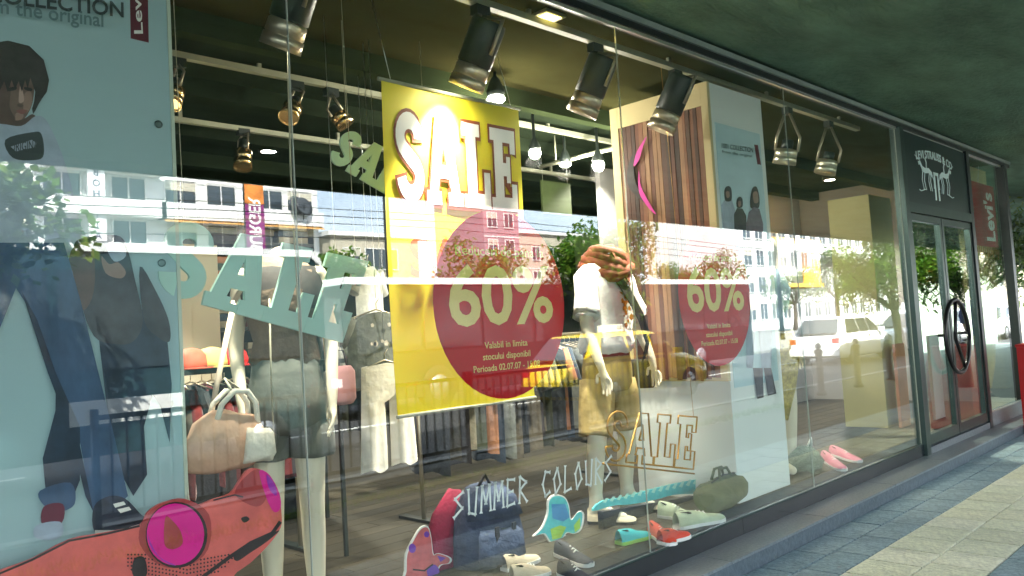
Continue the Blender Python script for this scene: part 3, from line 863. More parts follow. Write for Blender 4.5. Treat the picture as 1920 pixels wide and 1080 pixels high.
# ------------------------------------------------------------------ white column with the striped board
M_COLW = mat('column_white', (.80, .84, .80), .6, var=.05, scale=1.5)
M_BOARD = mat('board_cream', (.60, .50, .26), .6, var=.08, scale=3)
cl = thing('display_column', 'square white display column behind the glass', 'column', (5.1, .58, .207))
MB().span((4.745, .18, .207), (5.46, .97, 2.985)).build('shaft', M_COLW, cl)
sb = thing('striped_board', 'cream framed board of upright brown slats on the column side', 'board', (4.72, .56, 1.0))
MB().span((4.722, .172, 1.0), (4.743, .985, 2.984)).build('backing', M_BOARD, sb)
MB().span((4.712, .172, 1.0), (4.7215, .225, 2.984)).build('frame_strip', M_BOARD, sb)
MB().span((4.712, .92, 1.0), (4.7215, .985, 2.984)).build('frame_strip', M_BOARD, sb)
MB().span((4.712, .2255, 2.83), (4.7215, .9195, 2.984)).build('frame_strip', M_BOARD, sb)
slatm = [mat('slat_%d' % i, c, .6, var=.45, scale=7, stretch=(1, 1, .25)) for i, c in enumerate(((.13, .045, .025), (.045, .02, .016), (.22, .09, .045), (.08, .032, .02), (.30, .16, .08)))]
yy = .228; k = 0
while yy < .915:
    w = random.uniform(.022, .042)
    MB().span((4.7215-random.uniform(.004, .009), yy, 1.0+random.uniform(0, .03)), (4.722, min(yy+w-.003, .918), 2.828)).build('slat', slatm[(k*3+int(w*900)) % 5], sb)
    yy += w; k += 1
fx = lambda x, y: atX(x, y, 4.711)
layers(sb, 0, [
 (M_BLK, [(1188, 290), (1178, 320), (1180, 350), (1200, 372), (1215, 385), (1225, 400), (1216, 380), (1196, 350), (1190, 320)], True),
 (mat('board_pink', (.62, .03, .32), .5, var=.1), [(1214, 256), (1196, 285), (1190, 312), (1200, 300), (1206, 280)], True),
 (_mats['board_pink'], [(1200, 320), (1204, 350), (1222, 385), (1232, 402), (1218, 390), (1200, 360)], True),
], 'printed_motif', .0012, 9, fx)
# poster on the front of the column
YC = .178
cp = thing('column_poster', 'light blue poster of walking figures on the white column front', 'poster', (5.1, YC, .9))
MB().span((4.79, YC-.002, .95), (5.40, YC+.0015, 2.72)).build('sheet', mat('poster_pale', (.52, .70, .74), .5, var=.06), cp)
layers(cp, YC-.002, [
 (M_TEE, [(1352, 385), (1359, 374), (1372, 374), (1378, 392), (1380, 432), (1356, 432)], False),
 (M_JACK, [(1358, 358), (1362, 350), (1369, 350), (1372, 360), (1371, 376), (1360, 376)], True), (M_SKIN, [(1361, 360), (1367, 359), (1368, 369), (1363, 371)], True),
 (M_JACK, [(1376, 402), (1382, 390), (1392, 391), (1399, 404), (1400, 432), (1377, 432)], False), (M_HAIR, [(1381, 376), (1386, 369), (1392, 373), (1392, 388), (1382, 389)], True), (M_SKIN, [(1384, 378), (1389, 377), (1389, 386), (1385, 387)], True),
 (M_JEAN, [(1360, 430), (1396, 430), (1402, 560), (1396, 640), (1384, 640), (1378, 520), (1370, 640), (1360, 640)], False),
 (M_HAIR, [(1407, 372), (1411, 353), (1419, 351), (1424, 372), (1422, 390), (1408, 390)], True),
 (mat('print_mauve', (.16, .13, .17), .5, var=.3, scale=20), [(1404, 398), (1414, 388), (1424, 392), (1431, 420), (1430, 482), (1398, 482), (1399, 420)], False),
 (M_SKIN, [(1412, 362), (1420, 360), (1422, 378), (1414, 380)], True),
 (M_TEE, [(1396, 480), (1432, 480), (1448, 600), (1446, 690), (1428, 690), (1418, 560), (1412, 690), (1400, 690)], False),
 (M_JACK, [(1412, 690), (1430, 690), (1432, 745), (1420, 748)], False), (M_JACK, [(1432, 690), (1446, 690), (1456, 738), (1440, 742)], False),
], 'printed_figures', .0004)
layers(cp, YC-.002, [(M_TABRED, [(1414, 271), (1421, 272), (1427, 309), (1420, 308)])], 'red_tab', .0004)
px_text('heading', M_INK, cp, '1001 COLLECTION', (1352, 277), (1412, 286), (1352, 268), YC-.007, .01)
px_text('subheading', M_INK, cp, 'from the original', (1354, 286), (1410, 295), (1354, 281), YC-.007, .005)

# pale yellow pillar towards the door, wood shelf frame
M_PYEL = mat('pillar_yellow', (.62, .56, .26), .6, var=.06, scale=2)
MB().span((8.5, .62, .207), (9.1, 1.05, 2.6)).build('pale_pillar', M_PYEL, None, 'pale yellow square pillar inside beside the door', 'pillar')
wf = thing('wooden_frame', 'light wooden shelf frame on the grey wall beyond the column', 'shelf', (8, 2.0, 1.75))
mb = MB(); 
M_PINE = mat('pine', (.62, .36, .10), .5, var=.2, scale=4, stretch=(.5, 4, 4))
MB().span((6.9, 2.0, 2.28), (10.4, 2.25, 2.36)).build('shelf', M_PINE, wf)
MB().span((6.9, 2.0, 1.75), (10.4, 2.25, 1.8)).build('shelf', M_PINE, wf)
for x in (6.95, 8.6, 10.3): MB().span((x, 2.02, 1.8005), (x+.07, 2.23, 2.2795)).build('post', M_PINE, wf)
MB().span((6.6, 2.6, .207), (11.15, 2.66, 3.119)).build('partition_wall', M_WALLG, None, 'grey partition wall behind the wooden shelf frame', 'wall')

# ------------------------------------------------------------------ figures
def skin_body(joints, bones, name, m, parent, sub=2):
    """joints: name -> (point, radius); one continuous surface grown round the bones"""
    names = list(joints); idx = {n: i for i, n in enumerate(names)}
    off = wloc(parent)
    me = bpy.data.meshes.new('tmp_body')
    me.from_pydata([Vector(joints[n][0]) for n in names], [(idx[a], idx[b]) for a, b in bones], [])
    o = bpy.data.objects.new('tmp_body', me); COL.objects.link(o)
    sk = o.modifiers.new('skin', 'SKIN'); sk.branch_smoothing = .6
    for i, n in enumerate(names):
        r = joints[n][1]; sv = me.skin_vertices[0].data[i]
        sv.radius = (r, r) if not isinstance(r, tuple) else r
        sv.use_root = (i == 0)
    o.modifiers.new('sub', 'SUBSURF').levels = sub
    bpy.context.view_layer.update()
    dg = bpy.context.evaluated_depsgraph_get()
    em = bpy.data.meshes.new_from_object(o.evaluated_get(dg))
    vs = [v.co.copy() for v in em.vertices]; fs = [tuple(p.vertices) for p in em.polygons]
    bpy.data.objects.remove(o); bpy.data.meshes.remove(me); bpy.data.meshes.remove(em)
    mb = MB(); n = mb.add(vs)
    for f in fs: mb.face([n+i for i in f], True)
    return mb.build(name, m, parent)

def hand_bones(J, B, pre, wrist, tip, side, k=1.0):
    """palm and five separate, unequal, slightly curled fingers from the wrist towards tip"""
    w, t_ = Vector(wrist), Vector(tip); a = (t_-w).normalized(); s = Vector(side); s = (s-a*s.dot(a)).normalized(); c = a.cross(s)
    J[pre+'palm'] = (w+a*.055*k, (.026*k, .016*k)); B.append((pre+'wrist', pre+'palm'))
    for i, (o, L) in enumerate(((-.030, .070), (-.011, .085), (.010, .080), (.030, .062))):
        J[pre+'f%da' % i] = (w+a*.095*k+s*o*k, .0095*k); B.append((pre+'palm', pre+'f%da' % i))
        J[pre+'f%db' % i] = (w+a*(.095+L*.55)*k+s*o*1.1*k+c*.008*k, .0085*k); B.append((pre+'f%da' % i, pre+'f%db' % i))
        J[pre+'f%dc' % i] = (w+a*(.095+L)*k+s*o*1.1*k+c*.026*k, .007*k); B.append((pre+'f%db' % i, pre+'f%dc' % i))
    J[pre+'ta'] = (w+a*.05*k-s*.04*k+c*.012*k, .011*k); B.append((pre+'palm', pre+'ta'))
    J[pre+'tb'] = (w+a*.095*k-s*.055*k+c*.022*k, .009*k); B.append((pre+'ta', pre+'tb'))

def limb_rings(pts, rs, side):
    out = []; P = [Vector(p) for p in pts]
    for i, p in enumerate(P):
        a = P[min(i+1, len(P)-1)]-P[max(i-1, 0)]
        r = rs[i] if isinstance(rs[i], tuple) else (rs[i], rs[i])
        out.append((p, r[0], r[1], side, a))
    return out

M_MANN = mat('mannequin_white', (.74, .68, .52), .35, var=.05, scale=4)
M_MTEE = mat('cotton_white', (.80, .79, .72), .85, var=.08, scale=7, bump=.55, bscale=13, sheen=.2)
M_KHAKI = mat('khaki_cotton', (.44, .33, .13), .85, var=.28, scale=9, bump=.6, bscale=14)
M_SCARF = mat('scarf_brown', (.20, .04, .02), .8, var=.3, scale=20)
M_STRAP = mat('strap_dark', (.025, .02, .02), .7, var=.2)
M_STRAPR = mat('belt_red', (.28, .04, .02), .7, var=.2)

def mannequin_male():
    Y = .65
    g = lambda x, y, dy=0: at(x, y, Y+dy)
    ft = Vector((4.04, Y, .207))
    t = thing('mannequin', 'headless white mannequin in white tee shirt, brown scarf and khaki shorts', 'mannequin', ft)
    side = Vector((1, .12, 0)).normalized()
    J, B = {}, []
    pel = Vector((4.07, Y, 1.17))
    J['pelvis'] = (pel, .13)
    J['waist'] = (Vector((4.08, Y, 1.34)), .115); J['chest'] = (Vector((4.10, Y+.01, 1.58)), .13); J['neckb'] = (Vector((4.12, Y+.01, 1.76)), .065); J['neck'] = (Vector((4.13, Y, 1.86)), .052)
    B += [('pelvis', 'waist'), ('waist', 'chest'), ('chest', 'neckb'), ('neckb', 'neck')]
    for pre, sh, el, wr, tip in (('a', (3.90, .64, 1.70), (3.83, .60, 1.42), (3.84, .52, 1.17), (3.865, .48, 1.02)),
                                 ('b', (4.33, .68, 1.69), (4.43, .66, 1.41), (4.43, .56, 1.17), (4.45, .53, 1.0))):
        J[pre+'sh'] = (Vector(sh), .062); J[pre+'el'] = (Vector(el), .045); J[pre+'wrist'] = (Vector(wr), .029)
        B += [('chest', pre+'sh'), (pre+'sh', pre+'el'), (pre+'el', pre+'wrist')]
        hand_bones(J, B, pre, wr, tip, (0, -1, 0) if pre == 'a' else (0, -1, .1), 1.05)
    for pre, hp, kn, an, toe in (('l', (3.97, Y, 1.12), (3.885, Y-.03, .70), (3.865, Y, .30), (3.96, Y-.17, .235)),
                                 ('m', (4.17, Y, 1.12), (4.19, Y-.03, .70), (4.205, Y+.02, .30), (4.32, Y-.13, .235))):
        J[pre+'hip'] = (Vector(hp), .098); J[pre+'knee'] = (Vector(kn), .062); J[pre+'calf'] = (Vector(kn)*.62+Vector(an)*.38+Vector((0, .012, 0)), .060); J[pre+'ank'] = (Vector(an), .040)
        J[pre+'toe'] = (Vector(toe), .028); J[pre+'heel'] = (Vector(an)+Vector((-.02, .035, -.065)), .03)
        B += [('pelvis', pre+'hip'), (pre+'hip', pre+'knee'), (pre+'knee', pre+'calf'), (pre+'calf', pre+'ank'), (pre+'ank', pre+'toe'), (pre+'ank', pre+'heel')]
    skin_body(J, B, 'body', M_MANN, t)
    # tee shirt: torso and sleeves, bloused over the shorts
    sh = MB()
    sh.loft([(Vector((4.07, Y, 1.235)), .165, .12, side, (0, 0, 1)), (Vector((4.07, Y, 1.25)), .205, .15, side, (0, 0, 1)), (Vector((4.075, Y, 1.30)), .222, .165, side, (0, 0, 1)),
             (Vector((4.085, Y, 1.38)), .205, .145, side, (0, 0, 1)), (Vector((4.095, Y, 1.5)), .205, .145, side, (0, 0, 1)), (Vector((4.10, Y, 1.6)), .225, .15, side, (0, 0, 1)),
             (Vector((4.11, Y, 1.69)), .245, .13, side, (0, 0, 1)), (Vector((4.115, Y, 1.745)), .19, .105, side, (0, 0, 1)), (Vector((4.12, Y, 1.785)), .10, .085, side, (0, 0, 1))],
            30, nz=.022, nf=8)
    s = sh.build('tee_shirt', M_MTEE, t)
    for a_, b_ in (((3.92, .64, 1.72), (3.835, .60, 1.47)), ((4.31, .68, 1.71), (4.42, .66, 1.46))):
        a_, b_ = Vector(a_), Vector(b_)
        MB().loft(limb_rings([a_+(Vector((4.115, Y, 1.70))-a_)*.6, a_+(Vector((4.115, Y, 1.72))-a_)*.22, a_.lerp(b_, .12), a_.lerp(b_, .45), a_.lerp(b_, .8), b_, b_+Vector((0, 0, .02))], [.10, .098, .088, .082, .083, .088, .07], (0, 1, 0)), 18, nz=.018, nf=10).build('sleeve', M_MTEE, s)
    # chest print
    mb = MB()
    for i in range(26):
        x = 4.13+random.gauss(0, .035); z = 1.52+random.gauss(0, .06); r_ = random.uniform(.008, .024)
        yb = Y-.148-.004*i/26
        mb.poly([Vector((x+r_*math.cos(q)*random.uniform(.6, 1.3), yb, z+r_*math.sin(q)*random.uniform(.6, 1.3))) for q in (0, 1.2, 2.4, 3.6, 4.9)])
    mb.build('chest_print', mat('tee_print', (.55, .20, .02), .7, var=.5, scale=40), s)
    # scarf
    sc = MB()
    n = Vector((4.10, Y-.01, 1.84))
    for k in range(4):
        pts = [n+Vector((.115*math.cos(q)*(1+.1*k), .1*math.sin(q)*(1+.1*k)-.01, .03-.035*k+.025*math.sin(q*2+k)-.03*(math.sin(q) < 0)*abs(math.sin(q)))) for q in [i*2*math.pi/16 for i in range(17)]]
        sc.tube(pts, [.042+.009*math.sin(i*1.7+k) for i in range(17)], 8)
    sc.poly([n+Vector(p) for p in ((-.09, -.135, .02), (.1, -.13, .02), (.045, -.165, -.13), (.02, -.17, -.17), (-.02, -.165, -.12))], (0, .012, 0))
    sc.build('scarf', M_SCARF, t)
    # shoulder strap and pouch
    st_ = MB()
    P_ = [Vector(p) for p in ((4.02, Y-.12, 1.76), (4.10, Y-.168, 1.62), (4.22, Y-.175, 1.45), (4.33, Y-.14, 1.30), (4.40, Y-.05, 1.18))]
    for a_, b_ in zip(P_[:-1], P_[1:]):
        w_ = Vector((.028, 0, .02)); st_.poly([a_-w_, b_-w_, b_+w_, a_+w_], (0, -.006, 0))
    st_.build('shoulder_strap', M_STRAP, t)
    MB().loft([(Vector((4.45, Y+.02, .98)), .05, .09, (1, 0, 0), (0, 0, 1)), (Vector((4.45, Y+.02, 1.0)), .062, .1, (1, 0, 0), (0, 0, 1)), (Vector((4.45, Y+.02, 1.14)), .055, .09, (1, 0, 0), (0, 0, 1)), (Vector((4.45, Y+.02, 1.17)), .03, .08, (1, 0, 0), (0, 0, 1))], 14).build('pouch', M_STRAP, t)
    # shorts
    so_ = MB()
    so_.loft([(Vector((4.07, Y, 1.28)), .155, .12, side, (0, 0, 1)), (Vector((4.07, Y, 1.24)), .17, .13, side, (0, 0, 1)), (Vector((4.065, Y, 1.14)), .195, .145, side, (0, 0, 1)), (Vector((4.065, Y, 1.04)), .20, .145, side, (0, 0, 1)), (Vector((4.065, Y, 1.0)), .17, .12, side, (0, 0, 1))], 20, nz=.01, nf=9)
    sh_o = so_.build('shorts', M_KHAKI, t)
    for a_, b_ in (((3.965, Y, 1.06), (3.89, Y-.02, .735)), ((4.175, Y, 1.06), (4.195, Y-.02, .745))):
        a_, b_ = Vector(a_), Vector(b_)
        MB().loft(limb_rings([a_, a_.lerp(b_, .3), a_.lerp(b_, .6), a_.lerp(b_, .93), b_], [.112, .113, .108, .103, .106], (1, 0, 0)), 18, nz=.014, nf=10).build('shorts_leg', M_KHAKI, sh_o)
    MB().loft([(Vector((4.07, Y, 1.215)), .178, .137, side, (0, 0, 1)), (Vector((4.07, Y, 1.255)), .176, .135, side, (0, 0, 1))], 20).build('belt', M_STRAPR, sh_o)
    return t
mannequin_male()

def shoe(t, heel, toe, m, msole, w=.042, name='shoe', h=.06, lace=None):
    heel, toe = Vector(heel), Vector(toe); a = (toe-heel); L = a.length; a.normalize(); s = Vector((-a.y, a.x, 0)); up = Vector((0, 0, 1))
    def ring(f, hw, z0, z1): return [heel+a*L*f+s*hw*q+up*(z0 if k < 2 else z1) for k, q in enumerate((-1, 1, .72, -.72))]
    prof = [(0, .55, h*1.0), (.06, .75, h*1.05), (.25, .8, h*1.0), (.42, .78, h*.9), (.62, .95, h*.62), (.82, .95, h*.48), (.95, .7, h*.38), (1.0, .35, h*.26)]
    mb = MB(); prev = None
    for f, hw, z in prof:
        n = mb.add([heel+a*L*f+s*(w*hw)*math.cos(q)+up*(.016+max(0, math.sin(q))*(z-.012)) for q in [math.pi*i/8 for i in range(9)]])
        if prev is not None:
            for i in range(8): mb.face((prev+i, prev+i+1, n+i+1, n+i), True)
        prev = n
    up_ = mb.build(name, m, t)
    op = MB(); op.poly([heel+a*L*(.21+.16*math.cos(q))+s*w*.5*math.sin(q)+up*(h*1.045-.02*(math.cos(q) > .3)) for q in [i*math.pi/6 for i in range(12)]], (0, 0, -.004)); op.build('opening', M_STRAP, up_)
    mb = MB()
    outline = [heel+a*L*f+s*w*hw*1.08 for f, hw, z in prof]+[heel+a*L*f-s*w*hw*1.08 for f, hw, z in prof[::-1]]
    mb.poly([p+up*.0005 for p in outline], (0, 0, .018)); mb.build('sole', msole, up_)
    if lace:
        mb = MB()
        for f in (.42, .5, .58): mb.tube([heel+a*L*f+s*w*.5+up*h*.85*(1.25-f), heel+a*L*f+up*h*(1.3-f*.85), heel+a*L*f-s*w*.5+up*h*.85*(1.25-f)], .004, 5)
        mb.build('laces', lace, up_)
    return up_
M_CANV = mat('canvas_cream', (.62, .56, .40), .85, var=.15, scale=20, bump=.2, bscale=60)
M_RUB = mat('sole_black', (.02, .02, .022), .6, var=.1)
M_RUBW = mat('sole_white', (.75, .75, .72), .6, var=.08)
mann_shoes = thing('slip_on_shoes', 'cream slip-on shoes with black soles under the khaki mannequin', 'shoes', (4.08, .55, .207))
shoe(mann_shoes, (3.85, .70, .207), (3.99, .44, .207), M_CANV, M_RUB, .062, h=.085)
shoe(mann_shoes, (4.19, .72, .207), (4.36, .49, .207), M_CANV, M_RUB, .062, h=.085)

# brown-topped mannequin, sleeveless, beside the poster
M_BRTOP = mat('brown_top', (.17, .125, .085), .85, var=.25, scale=12, bump=1, bscale=15)
M_GREYS = mat('grey_cloth', (.15, .16, .135), .85, var=.2, scale=9, bump=.3, bscale=13)
def mannequin_female():
    Y = .62
    c = Vector((1.80, Y, 0))
    t = thing('mannequin', 'headless white mannequin in brown sleeveless top and grey shorts behind the teal letters', 'mannequin', (1.80, Y, .207))
    side = Vector((1, -.5, 0)).normalized(); fw = Vector((-.5, -1, 0)).normalized()
    V = lambda s, f, z: Vector((1.80, Y, z))+side*s+fw*f
    J, B = {}, []
    J['pelvis'] = (V(0, 0, 1.22), .115); J['waist'] = (V(0, .01, 1.40), .09); J['chest'] = (V(0, .02, 1.62), .105); J['neckb'] = (V(0, 0, 1.79), .05); J['neck'] = (V(0, .0, 1.84), .045)
    B += [('pelvis', 'waist'), ('waist', 'chest'), ('chest', 'neckb'), ('neckb', 'neck')]
    for pre, s in (('a', -1), ('b', 1)):
        sh = V(s*.165, 0, 1.74); el = V(s*.205, -.03, 1.42) if s < 0 else V(s*.20, -.02, 1.42); wr = V(s*.185, .09, 1.17)
        J[pre+'sh'] = (sh, .047); J[pre+'el'] = (el, .036); J[pre+'wrist'] = (wr, .024)
        B += [('chest', pre+'sh'), (pre+'sh', pre+'el'), (pre+'el', pre+'wrist')]
        hand_bones(J, B, pre, wr, V(s*.18, .13, 1.02), fw*(1 if s < 0 else 1), .95)
    for pre, s in (('l', -1), ('m', 1)):
        J[pre+'hip'] = (V(s*.085, 0, 1.16), .088); J[pre+'knee'] = (V(s*.085, .03, .70), .056); J[pre+'calf'] = (V(s*.088, .0, .56), .054); J[pre+'ank'] = (V(s*.09, 0, .30), .035); J[pre+'toe'] = (V(s*.1, .16, .235), .026)
        B += [('pelvis', pre+'hip'), (pre+'hip', pre+'knee'), (pre+'knee', pre+'calf'), (pre+'calf', pre+'ank'), (pre+'ank', pre+'toe')]
    skin_body(J, B, 'body', M_MANN, t)
    u = (0, 0, 1)
    tp = MB().loft([(V(0, 0, 1.30), .135, .105, side, u), (V(0, 0, 1.34), .15, .115, side, u), (V(0, .01, 1.42), .135, .105, side, u), (V(0, .015, 1.54), .155, .125, side, u), (V(0, .02, 1.64), .165, .13, side, u), (V(0, .01, 1.72), .15, .105, side, u), (V(0, 0, 1.79), .085, .07, side, u)], 20, nz=.012, nf=12)
    top = tp.build('top', M_BRTOP, t)
    vest = MB().loft([(V(0, 0, 1.55), .172, .14, side, u), (V(0, .01, 1.66), .178, .14, side, u), (V(0, .0, 1.74), .15, .108, side, u)], 20, nz=.01, nf=12, cap=False)
    vest.build('vest', mat('vest_dark', (.05, .045, .04), .8, var=.3, scale=14), top)
    so_ = MB().loft([(V(0, 0, 1.345), .14, .11, side, u), (V(0, 0, 1.28), .15, .12, side, u), (V(0, 0, 1.17), .172, .14, side, u), (V(0, 0, 1.08), .178, .145, side, u), (V(0, 0, 1.02), .13, .10, side, u)], 22, nz=.006, nf=9)
    s_ = so_.build('shorts', M_GREYS, t)
    for q in (-1, 1):
        MB().loft(limb_rings([V(q*.085, 0, 1.12), V(q*.092, .01, 1.02), V(q*.095, .02, .93), V(q*.095, .02, .92)], [.09, .1, .102, .094], side), 16, nz=.007, nf=12).build('shorts_leg', M_GREYS, s_)
    mb = MB(); mb.tube([V(-.2, .1, 1.60), V(-.27, .17, 1.3), V(-.31, .2, 1.12)], .012, 6); mb.tube([V(-.13, .12, 1.72), V(-.2, .1, 1.60)], .012, 6)
    mb.build('bag_strap', mat('strap_pale', (.66, .55, .42), .7, var=.1), t)
mannequin_female()

M_BAG = mat('bag_cream', (.60, .38, .25), .8, var=.25, scale=9, bump=.5, bscale=13)
M_BAGW = mat('bag_handle', (.72, .68, .56), .75, var=.15, scale=10, bump=.8, bscale=18)
def handbag():
    c = at(420, 830, .33); c.z = at(420, 880, .33).z
    t = thing('handbag', 'slouchy cream handbag with two pale handles hung before the grey shorts', 'bag', c)
    b = MB(); 
    ax = Vector((.35, 0, 1))
    b.loft([(c+Vector((-.02, 0, .0)), .11, .05, (1, 0, 0), (0, 0, 1)), (c+Vector((-.015, 0, .02)), .15, .085, (1, 0, 0), (0, 0, 1)), (c+Vector((0, 0, .09)), .152, .088, (1, 0, 0), (.1, 0, 1)),
            (c+Vector((.02, 0, .15)), .135, .075, (1, 0, 0), (.15, 0, 1)), (c+Vector((.035, 0, .195)), .105, .045, (1, 0, 0), (.2, 0, 1)), (c+Vector((.04, 0, .205)), .085, .02, (1, 0, 0), (.2, 0, 1))], 20, nz=.018, nf=11)
    bo = b.build('bag_body', M_BAG, t)
    b = MB(); b.loft([(c+Vector((.085, -.09, .02)), .055, .02, (1, 0, 0), (0, 0, 1)), (c+Vector((.09, -.097, .05)), .062, .03, (1, 0, 0), (0, 0, 1)), (c+Vector((.10, -.09, .12)), .055, .025, (1, 0, 0), (0, 0, 1)), (c+Vector((.10, -.075, .14)), .045, .014, (1, 0, 0), (0, 0, 1))], 14, nz=.012, nf=14)
    b.build('pocket', M_BAGW, bo)
    for dy in (-.035, .035):
        b = MB(); P_ = [c+Vector((x, dy, z)) for x, z in ((-.045, .17), (-.02, .24), (.03, .285), (.085, .28), (.115, .235), (.12, .16))]
        b.tube(P_, .011, 8); b.build('handle', M_BAGW, t)
    MB().tube([c+Vector((.04, 0, .285)), c+Vector((.06, .1, .33)), Vector((1.62, .57, 1.19))], .005, 6).build('hook_cord', M_CORD, t)
handbag()

# slim mannequin with gold trousers print behind the column
def mannequin_gold():
    base = Vector((5.86, .42, .207)); t = thing('mannequin', 'slim white mannequin with gold patterned sash beside the white column', 'mannequin', base)
    J, B = {}, []; V = lambda x, y, z: base+Vector((x, y, z))
    J['pelvis'] = (V(0, 0, 1.0), .12); J['waist'] = (V(0, 0, 1.18), .09); J['chest'] = (V(0, 0, 1.4), .11); J['neck'] = (V(0, 0, 1.62), .048); J['head'] = (V(0, -.01, 1.72), (.07, .085)); J['crown'] = (V(0, 0, 1.82), .06)
    B += [('pelvis', 'waist'), ('waist', 'chest'), ('chest', 'neck'), ('neck', 'head'), ('head', 'crown')]
    for pre, s in (('a', -1), ('b', 1)):
        J[pre+'sh'] = (V(s*.17, 0, 1.48), .05); J[pre+'el'] = (V(s*.22, .02, 1.18), .038); J[pre+'wrist'] = (V(s*.22, -.06, .95), .026)
        B += [('chest', pre+'sh'), (pre+'sh', pre+'el'), (pre+'el', pre+'wrist')]
        hand_bones(J, B, pre, J[pre+'wrist'][0], V(s*.22, -.1, .8), (0, -1, 0), 1)
    for pre, s in (('l', -1), ('m', 1)):
        J[pre+'hip'] = (V(s*.085, 0, .93), .1); J[pre+'knee'] = (V(s*.1, -.02, .5), .075); J[pre+'ank'] = (V(s*.105, 0, .09), .05); J[pre+'toe'] = (V(s*.11, -.15, .03), .03)
        B += [('pelvis', pre+'hip'), (pre+'hip', pre+'knee'), (pre+'knee', pre+'ank'), (pre+'ank', pre+'toe')]
    skin_body(J, B, 'body', M_MANN, t)
    tp = MB().loft([(V(0, 0, 1.08), .15, .115, (1, 0, 0), (0, 0, 1)), (V(0, 0, 1.2), .13, .105, (1, 0, 0), (0, 0, 1)), (V(0, 0, 1.4), .175, .135, (1, 0, 0), (0, 0, 1)), (V(0, 0, 1.5), .16, .1, (1, 0, 0), (0, 0, 1)), (V(0, 0, 1.56), .08, .07, (1, 0, 0), (0, 0, 1))], 18, nz=.01, nf=12)
    tp.build('top', mat('blue_top', (.30, .42, .5), .8, var=.2, scale=9), t)
    MB().loft([(V(0, 0, 1.06), .145, .12, (1, 0, 0), (0, 0, 1)), (V(-.0, -.03, .9), .17, .15, (1, 0, 0), (0, 0, 1)), (V(-.05, -.05, .65), .12, .11, (1, 0, 0), (0, 0, 1)), (V(-.08, -.05, .42), .04, .05, (1, 0, 0), (0, 0, 1))], 18, nz=.02, nf=12).build('sash', mat('gold_cloth', (.46, .36, .08), .6, var=.6, scale=30), t)
mannequin_gold()

# ------------------------------------------------------------------ things on the display floor
FZ = .2075
M_NAVY = mat('navy_canvas', (.022, .032, .07), .85, var=.4, scale=12, bump=1, bscale=16)
M_NAVY2 = mat('navy_pocket', (.035, .052, .10), .85, var=.4, scale=14, bump=1, bscale=16)
def backpack():
    c = Vector((2.90, .58, FZ)); t = thing('backpack', 'slumped navy canvas backpack below the white bone lettering', 'backpack', c)
    s = Vector((1, -.25, 0)).normalized(); u = (0, 0, 1)
    b = MB().loft([(c+Vector((0, 0, 0)), .15, .10, s, u), (c+Vector((0, 0, .02)), .19, .13, s, u), (c+Vector((0, 0, .15)), .185, .125, s, u), (c+Vector((.01, .01, .27)), .165, .11, s, u), (c+Vector((.01, .02, .36)), .13, .085, s, u), (c+Vector((.01, .03, .40)), .06, .04, s, u)], 20, nz=.02, nf=8, power=.8)
    o = b.build('bag_body', M_NAVY, t)
    MB().loft([(c+Vector((-.02, -.115, .03)), .12, .04, s, u), (c+Vector((-.02, -.125, .06)), .135, .05, s, u), (c+Vector((-.02, -.12, .17)), .13, .045, s, u), (c+Vector((-.02, -.10, .2)), .11, .02, s, u)], 16, nz=.012, nf=10, power=.8).build('pocket', M_NAVY2, o)
    MB().loft([(c+Vector((0, -.06, .25)), .165, .07, s, u), (c+Vector((0, -.03, .34)), .15, .09, s, u), (c+Vector((0, .02, .405)), .10, .07, s, u)], 16, nz=.01, nf=10).build('flap', M_NAVY2, o)
    mb = MB(); mb.tube([c+Vector((-.03, .02, .40)), c+Vector((.0, .0, .46)), c+Vector((.05, .02, .40))], .009, 6); mb.build('grab_loop', M_STRAP, t)
    for x in (-.07, .05): MB().box(c+Vector((x, -.145, .12)), (.024, .01, .2)).build('strap', M_STRAP, t)
backpack()
c = Vector((2.72, .74, FZ))
mb = MB().loft([(c, .10, .05, (1, 0, 0), (0, 0, 1)), (c+Vector((0, 0, .1)), .12, .06, (1, 0, 0), (.2, 0, 1)), (c+Vector((.05, 0, .25)), .09, .05, (1, 0, 0), (.3, 0, 1)), (c+Vector((.1, 0, .38)), .04, .03, (1, 0, 0), (.3, 0, 1))], 14, nz=.02, nf=12)
mb.build('folded_jacket', mat('crimson_cloth', (.30, .012, .05), .8, var=.3, scale=10, bump=.3), None, 'crumpled crimson jacket leaning behind the navy backpack', 'jacket')

def duffel():
    c = Vector((4.58, .20, FZ)); t = thing('duffel_bag', 'olive green duffel bag lying at the foot of the white column', 'bag', c)
    M_OL = mat('olive_canvas', (.11, .125, .06), .85, var=.45, scale=10, bump=1, bscale=15)
    a = Vector((1, .12, 0)).normalized(); r = []
    for f, q in ((-.26, .3), (-.25, .075), (-.2, .1), (-.1, .108), (.05, .11), (.17, .1), (.23, .08), (.245, .03)):
        q = .04 if q == .3 else q
        r.append((c+a*f+Vector((0, 0, .10)), q*1.0, q*.92, (0, 1, 0), a))
    MB().loft(r, 18, nz=.02, nf=10).build('bag_body', M_OL, t)
    mb = MB()
    for d in (-.03, .03): mb.tube([c+a*(-.08)+Vector((0, d, .19)), c+a*(-.05)+Vector((0, d*.6, .255)), c+a*.06+Vector((0, d*.6, .25)), c+a*.1+Vector((0, d, .19))], .009, 6)
    mb.build('handle', M_OL, t)
    MB().tube([c+a*(-.2)+Vector((0, -.03, .2)), c+Vector((0, -.02, .212)), c+a*.2+Vector((0, -.03, .195))], .004, 5).build('zip', M_STRAP, t)
duffel()
